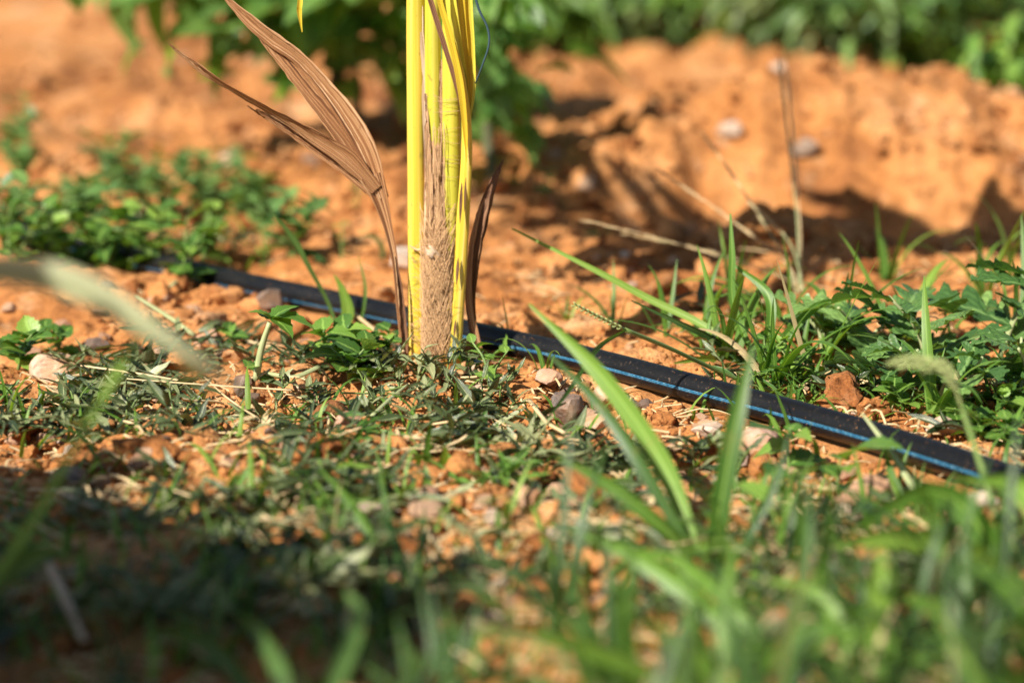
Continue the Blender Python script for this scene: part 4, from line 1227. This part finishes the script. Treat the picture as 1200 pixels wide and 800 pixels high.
sobj('stalk', px_tube([(962, 470, g[1]), (948, 450, g[1]), (934, 432, g[1])], [7, 6, 6], 10, ns=6), M['stem'], t, g)
sobj('blade', px_ribbon([(942, 430, g[1]), (930, 429, g[1] - .005), (913, 436, g[1] - .008)], [6, 8, 2], 12, nx=4, fold=.5), M['dark_and_shaded_grass'], t, g)
sobj('seed_head', px_tube([(934, 431, g[1]), (925, 420, g[1]), (916, 411, g[1])], [4, 5, 1.5], 10, ns=6), M['seed'], t, g)
g = G(1176, 640)
t = thing('seed_grass', 'grass stalk with feathery drooping seed head in front of the pipe', 'grass', g)
sobj('stalk', px_tube([(1176, 645, g[1]), (1160, 580, g[1] + .02), (1143, 525, g[1] + .05), (1128, 480, g[1] + .08)], [6, 7, 7, 6], 20, ns=6), M['stem'], t, g)
V_ = []
yy = g[1] + .085
for k_, (ex, ey, cx, cy) in enumerate(((1040, 424, 1085, 412), (1050, 418, 1095, 412), (1062, 416, 1100, 414), (1072, 424, 1105, 425), (1085, 432, 1110, 435), (1095, 424, 1116, 432), (1056, 428, 1096, 420))):
    pts = [(1128, 482, yy), (1119, 455, yy + .002 * k_), (cx + 6, cy + 14, yy + .003 * k_), (ex + 14, ey + 1, yy + .004 * k_), (ex, ey + 3, yy + .004 * k_)]
    pa = pxpath(pts, 26)
    V_.append(tube(pa, .0005, 5))
    for q in range(6, 26):
        for s_ in (-1, 1):
            d_ = np.array([s_ * .001 + U(-.001, .001), U(-.001, .001), U(-.0016, .0012)])
            V_.append(tube(np.stack([pa[q], pa[q] + d_ + (pa[q] - pa[q - 1]) * .4, pa[q] + d_ * 1.2 + (pa[q] - pa[q - 1]) * .9]), [.0003, .0008, .0002], 4))
sobj('seed_head', join(V_), M['seed'], t, g)
sobj('blade', px_ribbon([(1130, 485, yy), (1110, 478, yy), (1085, 482, yy), (1070, 497, yy)], [3, 4, 3, 1], 14, nx=2, twist=.4), M['grass'], t, g)
g = G(1092, 605)
t = thing('grass_shoot', 'straight pale green grass shoot crossing before the pipe', 'grass', g)
sobj('stalk', px_tube([(1092, 608, g[1]), (1060, 555, g[1] + .03), (1034, 515, g[1] + .05), (1010, 484, g[1] + .07)], [8, 8, 7, 3], 16, ns=6, flat=.5), M['pale_stem'], t, g)
sobj('blade', px_ribbon([(1062, 590, g[1]), (1045, 555, g[1] + .02), (1036, 525, g[1] + .04)], [6, 9, 3], 14, nx=2), M['dark_and_shaded_grass'], t, g)
# thin curved blades left of the seedling
g = G(395, 392)
hero_grass((395, 392), 'tall thin grass with drooping tip left of the seedling', [
    ([(397, 395, g[1]), (385, 355, g[1]), (362, 312, g[1] - .01), (345, 280, g[1] - .015), (320, 250, g[1] - .02)], [4, 5, 6, 9, 2], 'dark_and_shaded_grass', [.3, .4]),
    ([(400, 395, g[1]), (408, 365, g[1]), (402, 340, g[1]), (392, 322, g[1])], [8, 16, 10, 2]),
    ([(398, 395, g[1]), (420, 380, g[1]), (428, 340, g[1] + .01), (420, 300, g[1] + .02)], [3, 4, 4, 1]),
])
g = G(462, 312)
hero_grass((420, 312), 'thin grass behind the withered leaf stalk', [([(445, 312, g[1]), (448, 290, g[1]), (435, 276, g[1]), (418, 280, g[1])], [4, 6, 5, 1], 'dark_and_shaded_grass'), ([(462, 335, g[1]), (455, 328, g[1]), (448, 328, g[1]), (440, 333, g[1])], [4, 6, 5, 1], 'dark_and_shaded_grass')])

# dry plume stalks rising behind the pipe
g = G(936, 345)
t = thing('dry_grass', 'dry straw-coloured grass stalks fanning up behind the pipe', 'grass', g)
for k_, (a, b_, c, d, dy) in enumerate(((918, 300, 830, 165, .10), (922, 310, 780, 205, .05), (934, 260, 914, 82, .12), (938, 270, 924, 95, .14), (905, 318, 742, 276, .0), (915, 325, 700, 262, -.05), (928, 290, 880, 240, .05))):
    pts = [(934 + k_ * 1.5, 345, g[1]), (a, b_, g[1] + dy * .3), ((a + c) / 2, (b_ + d) / 2 - 4, g[1] + dy * .7), (c, d, g[1] + dy)]
    pa = pxpath(pts, 40)
    sobj('stalk', tube(pa, lin([.0009, .0006, .0003], 40), 5), M['straw'] if k_ % 2 else M['pale_stem'], t, g)
    V_ = []
    for q in range(18, 40):
        for s_ in (-1, 1):
            dd = (pa[q] - pa[q - 1]) * 1.2
            of = np.array([s_ * U(.0004, .0013), U(-.001, .001), U(-.001, .001)])
            V_.append(tube(np.stack([pa[q], pa[q] + of + dd, pa[q] + of * 1.3 + dd * 2]), [.0002, .0005, .0001], 4))
    sobj('seed_head', join(V_), M['straw'] if k_ % 2 else M['dry_seed'], t, g)
# grass behind the pipe, right of the seedling
g = G(870, 430)
hero_grass((870, 430), 'green grass tuft with bent blades behind the pipe', [
    ([(880, 432, g[1]), (830, 385, g[1] + .03), (760, 350, g[1] + .05), (700, 318, g[1] + .06), (600, 268, g[1] + .08)], [6, 9, 9, 7, 2]),
    ([(885, 432, g[1]), (900, 395, g[1]), (900, 345, g[1] + .02), (860, 310, g[1] + .04)], [8, 12, 12, 3]),
    ([(890, 432, g[1]), (860, 360, g[1] + .02), (858, 300, g[1] + .03), (856, 250, g[1] + .04)], [6, 9, 8, 2]),
    ([(875, 430, g[1]), (840, 400, g[1]), (800, 380, g[1] - .01), (740, 352, g[1])], [6, 8, 8, 2], 'dark_and_shaded_grass'),
    ([(895, 432, g[1]), (920, 395, g[1]), (955, 360, g[1] + .01), (985, 350, g[1] + .02)], [8, 12, 10, 2]),
    ([(880, 432, g[1]), (835, 420, g[1] - .02), (790, 425, g[1] - .03)], [7, 11, 2]),
])
tufts = [(850, 425, .11, 9), (905, 450, .12, 10), (955, 440, .11, 9), (985, 395, .10, 7), (1040, 330, .10, 6), (1150, 350, .13, 8), (1190, 400, .13, 9), (1100, 520 - 30, .11, 9), (830, 400, .10, 7), (780, 398, .07, 6), (920, 380, .11, 8), (1180, 330, .12, 7), (860, 360, .09, 6), (1060, 400, .11, 8)]
for px_, py_, L_, nb in tufts:
    tuft(G(px_, py_), 'green grass tuft growing behind the pipe', 'grass tufts behind the pipe', nb=nb, L=L_, w=.0065)
for px_, py_, L_, nb in ((600, 405, .05, 4), (640, 440, .05, 4), (668, 372, .06, 6), (720, 385, .07, 6)):
    tuft(G(px_, py_), 'small green grass tuft beside the pipe', 'small grass tufts beside the pipe', nb=nb, L=L_, w=.006)
# foreground grass, right and centre
for i in range(62):
    px_, py_ = U(640, 1260), U(650, 1060)
    if px_ < 780 and py_ < 720:
        continue
    tuft(G(px_, py_), ('bright' if i % 2 else 'dark') + ' green foreground grass tuft', 'foreground grass tufts', facing=math.pi / 2 + U(-.8, .8) if i % 2 else None, nb=int(U(6, 11)), L=U(.06, .13), w=U(.005, .008), mat='grass' if i % 2 else 'dark_and_shaded_grass')
for i in range(15):
    px_, py_ = U(860, 1220), U(590, 680)
    tuft(G(px_, py_), 'low grass tuft among stones before the pipe', 'grass tufts before the pipe', nb=int(U(5, 9)), L=U(.035, .07), w=U(.004, .0065), mat='grass' if U(0, 1) < .6 else 'dark_and_shaded_grass')
for i in range(64):
    px_, py_ = U(-60, 660), U(650, 1060)
    tuft(G(px_, py_), ('tall' if i % 2 else 'short') + ' grass tuft in the shrub shade', 'shaded grass tufts', nb=int(U(5, 9)), L=U(.06, .09) if i % 2 else U(.03, .055), w=U(.004, .007), mat='dark_and_shaded_grass' if U(0, 1) < .9 else 'grass')  # shade is put into these tufts' colour as well as cast on them
for i in range(16):
    px_, py_ = U(0, 460), U(560, 640)
    tuft(G(px_, py_), 'short grass tuft along the shadow edge', 'short grass tufts along the shadow edge', nb=6, L=U(.02, .045), w=.004, mat='grass')
for i in range(18):
    s_ = 1 if i % 2 else -1
    x_ = s_ * U(.45, 1.3); y_ = U(1.0, 2.4)
    tuft((x_, y_, h1(x_, y_)), 'grass tuft on open soil', 'grass tufts at either side', nb=8, L=U(.06, .12), w=.007)

# ------------------------------------------------------------------ straws one can pick out
def straw(pts, wd, label, mat='straw', name='dry_straw', group=None, lift=.006):
    ps = []
    for a, b_ in pts:
        q = G(a, b_); ps.append(q + [0, 0, lift])
    pa = catmull(ps, 14)
    W_ = lin(wd, 14) * .5 * mpp(ps[0][1])
    o = sobj(name, tube(pa - ps[0], W_, 6, flat=.7), M[mat]); o.location = ps[0]
    return tag(o, label, 'straw', group)


straw([(415, 382), (440, 402), (472, 428)], [4, 5, 5], 'thick straw leaning toward the seedling foot', lift=.012)
straw([(620, 498), (640, 516), (662, 532)], [6, 5, 5], 'broken straw with frayed end by the dark faceted stone', lift=.016)
straw([(96, 456), (165, 466), (236, 476)], [3, 4, 3], 'long pale straw lying before the large pale stone', lift=.02)
straw([(150, 472), (250, 480), (342, 486)], [2, 3, 3.5], 'long brown straw on the mat weeds', lift=.02)
straw([(240, 468), (268, 490), (300, 512)], [2, 3, 2], 'thin straw crossing the long brown straw', lift=.016)
straw([(312, 450), (345, 449), (374, 449)], [6, 7, 7], 'pale green cut stem lying by the sprout', 'pale_stem', 'cut_stem', lift=.010)
straw([(436, 505), (458, 487), (478, 470)], [5, 5, 4], 'green stem rising through the mat weeds', 'pale_stem', 'cut_stem', lift=.014)
straw([(400, 480), (440, 480), (480, 478)], [3, 3.5, 3], 'thin green stem lying level in the weeds', 'stem', 'cut_stem', lift=.014)
straw([(222, 330), (260, 336), (300, 346), (316, 350)], [6, 7, 6, 5], 'bent pale stem lying in front of the pipe', 'pale_stem', 'cut_stem', lift=.018)
straw([(200, 352), (215, 336), (226, 328)], [5, 6, 5], 'pale stem propped against the bent stem', 'pale_stem', 'cut_stem', lift=.012)
straw([(160, 360), (200, 385), (228, 405)], [5, 6, 5], 'yellowish stem among soil clods', 'pale_stem', 'cut_stem', lift=.01)
straw([(870, 540), (900, 555), (920, 565)], [3, 3, 2], 'white straw by the round dark pebble', lift=.008)
straw([(915, 505), (935, 512), (948, 518)], [2, 4, 2], 'pale straw flake on soil below the pipe', lift=.006)
straw([(500, 640), (510, 655), (518, 668)], [8, 10, 9], 'short thick straw on shaded soil', lift=.012)
straw([(728, 550), (745, 560), (762, 568)], [4, 5, 4], 'brown twig lying before the pale pebble', 'dead', 'twig', lift=.006)
straw([(60, 700), (80, 745), (100, 790)], [10, 12, 8], 'grey twig lying in the bush shadow', 'paper', 'twig', lift=.02)
straw([(60, 590), (100, 610), (140, 628)], [7, 9, 6], 'pale stick at the edge of the bush shadow', 'paper', 'twig', lift=.012)
straw([(420, 650), (460, 665), (500, 690)], [8, 9, 5], 'brown stick running into the shade', 'dead', 'twig', lift=.008)
for i in range(60):
    zone = ((0, 420, 450, 560), (560, 900, 460, 620), (400, 760, 560, 700), (860, 1200, 560, 700))[i % 4]
    a, b_ = U(zone[0], zone[1]), U(zone[2], zone[3])
    an = U(0, 6.28); ln = U(12, 34)
    straw([(a, b_), (a + ln * math.cos(an) * .5 + U(-2, 2), b_ + ln * .35 * math.sin(an) * .5 + U(-1, 1)), (a + ln * math.cos(an), b_ + ln * .35 * math.sin(an))], [U(1.5, 3), U(2, 3.5), U(1, 2.5)],
          'short dry straw bit near ' + near(PZ(a, b_)), 'straw' if i % 3 else 'paper', group='dry straw bits', lift=U(.003, .007))
# curled dry leaf by the large stone
g = G(165, 445)
tag(sobj('dry_leaf', px_ribbon([(138, 452, g[1]), (155, 440, g[1]), (175, 434, g[1]), (190, 446, g[1])], [6, 16, 18, 5], 14, nx=6, cup=.8, rough=.0008), M['straw']), 'curled pale dry leaf beside the large pale orange stone', 'dry leaf')


# ------------------------------------------------------------------ bushes
def bush(loc, label, group, crown_c, crown_r, nleaf, ll, name='bush', mat='bush', stems=5, wide=1.0, ragged=.35, kind='ovate', seed=0):
    r = np.random.default_rng(seed)
    t_ = thing(name, label, 'bush', loc, group)
    cc, cr_ = np.array(crown_c, float), np.array(crown_r, float)
    clumps = []
    br = []
    for s in range(stems):
        d = r.normal(size=3); d /= np.linalg.norm(d); d[2] = abs(d[2]) * .6
        e = cc + d * cr_ * r.uniform(.45, .95)
        pa = catmull([np.array([r.normal(0, .006), r.normal(0, .006), -.01]), cc * [.4, .4, .35] + r.normal(0, .012, 3), e * [.7, .7, .8], e], 12)
        br.append(tube(pa, lin([.006, .0045, .0015], 12) * (1.4 if s == 0 else .8), 6))
        clumps += [pa[5], pa[7], pa[9], pa[11]]
    for s in range(stems * 3):
        d = r.normal(size=3); d /= np.linalg.norm(d)
        clumps.append(cc + d * cr_ * r.uniform(.4, 1.0))
    sobj('trunk', join(br), M['twig'], t_)
    lv = []
    shapes = [leaf_shape(1, .36 * wide, 6, 2, kind, dd, ff, 900 + i) for i, (dd, ff) in enumerate(((.2, .2), (.4, .3), (.7, .3), (.1, .4)))]
    for i in range(nleaf):
        c = clumps[int(r.integers(len(clumps)))]
        p = c + r.normal(size=3) * cr_ * ragged * .55
        if p[2] < .02:
            continue
        out = (p - cc) / cr_
        az = math.atan2(out[1], out[0]) + r.normal(0, .9); el = r.normal(-.15, .45)
        d = (math.cos(az) * math.cos(el), math.sin(az) * math.cos(el), math.sin(el))
        V, F, UV = shapes[int(r.integers(4))]
        L_ = ll * r.uniform(.6, 1.2)
        lv.append(((V * L_) @ frame_from(d, roll=r.normal(0, .5)).T + p, F, UV, r.uniform()))
    sobj('crown', join(lv), M[mat], t_)
    return t_


g = G(412, 172)
bush(g, 'leafy green bush standing on the slope behind the seedling', None, (-.05, .05, .31), (.36, .20, .19), 430, .082, seed=1, stems=7)
g = G(575, 215)
bush(g, 'thin dark-leaved sapling directly behind the yellow stalks', None, (.0, .06, .20), (.08, .08, .17), 90, .055, seed=2, stems=2)
# plants beyond the bank
far_px = [(650, 62, .16, .10), (720, 60, .20, .12), (800, 62, .22, .14), (880, 68, .22, .13), (960, 78, .24, .14), (1040, 85, .22, .13), (1110, 80, .2, .12), (560, 40, .2, .13), (740, 25, .25, .16), (930, 30, .25, .16), (1080, 30, .25, .15), (1190, 30, .28, .16), (830, 0, .3, .2), (1010, -5, .3, .2), (660, 0, .25, .18), (1180, -20, .3, .2)]
for i, (px_, py_, rx_, hz_) in enumerate(far_px):
    q = PZ(px_, py_, .0)
    q[1] = min(q[1], 7.5 if py_ > 10 else 9.0); q[0] = (px_ - 600) / FPX * math.hypot(q[1], .3)
    q[2] = h1(q[0], q[1])
    bush(q, ('broad' if rx_ > .21 else 'narrow') + (' green weed clump right behind the soil bank' if py_ > 35 else ' weed clump growing well beyond the soil bank'), 'weed clumps beyond the bank', (0, 0, hz_), (rx_, rx_ * .8, hz_ * .75), 240, .09, name='weed_clump', mat=('grass', 'pale_weed', 'lobed')[i % 3], seed=20 + i, stems=4, wide=.32, kind='lance')
g = G(1175, 140)
bush(g, 'bright green weed clump on the right end of the bank', None, (.06, .05, .08), (.11, .10, .08), 200, .06, name='weed_clump', mat='broad', seed=60, stems=4, wide=.7)
# unseen shrub added left of the view, crown shaped to shade the near weeds
q = np.array([-.90, .95, h1(-.90, .95)])
bush(q, 'unseen dense shrub added left of the seedling, shading the near weeds', None, (.02, -.13, .56), (.28, .26, .14), 2600, .08, seed=70, stems=8, wide=1.1, ragged=.42)
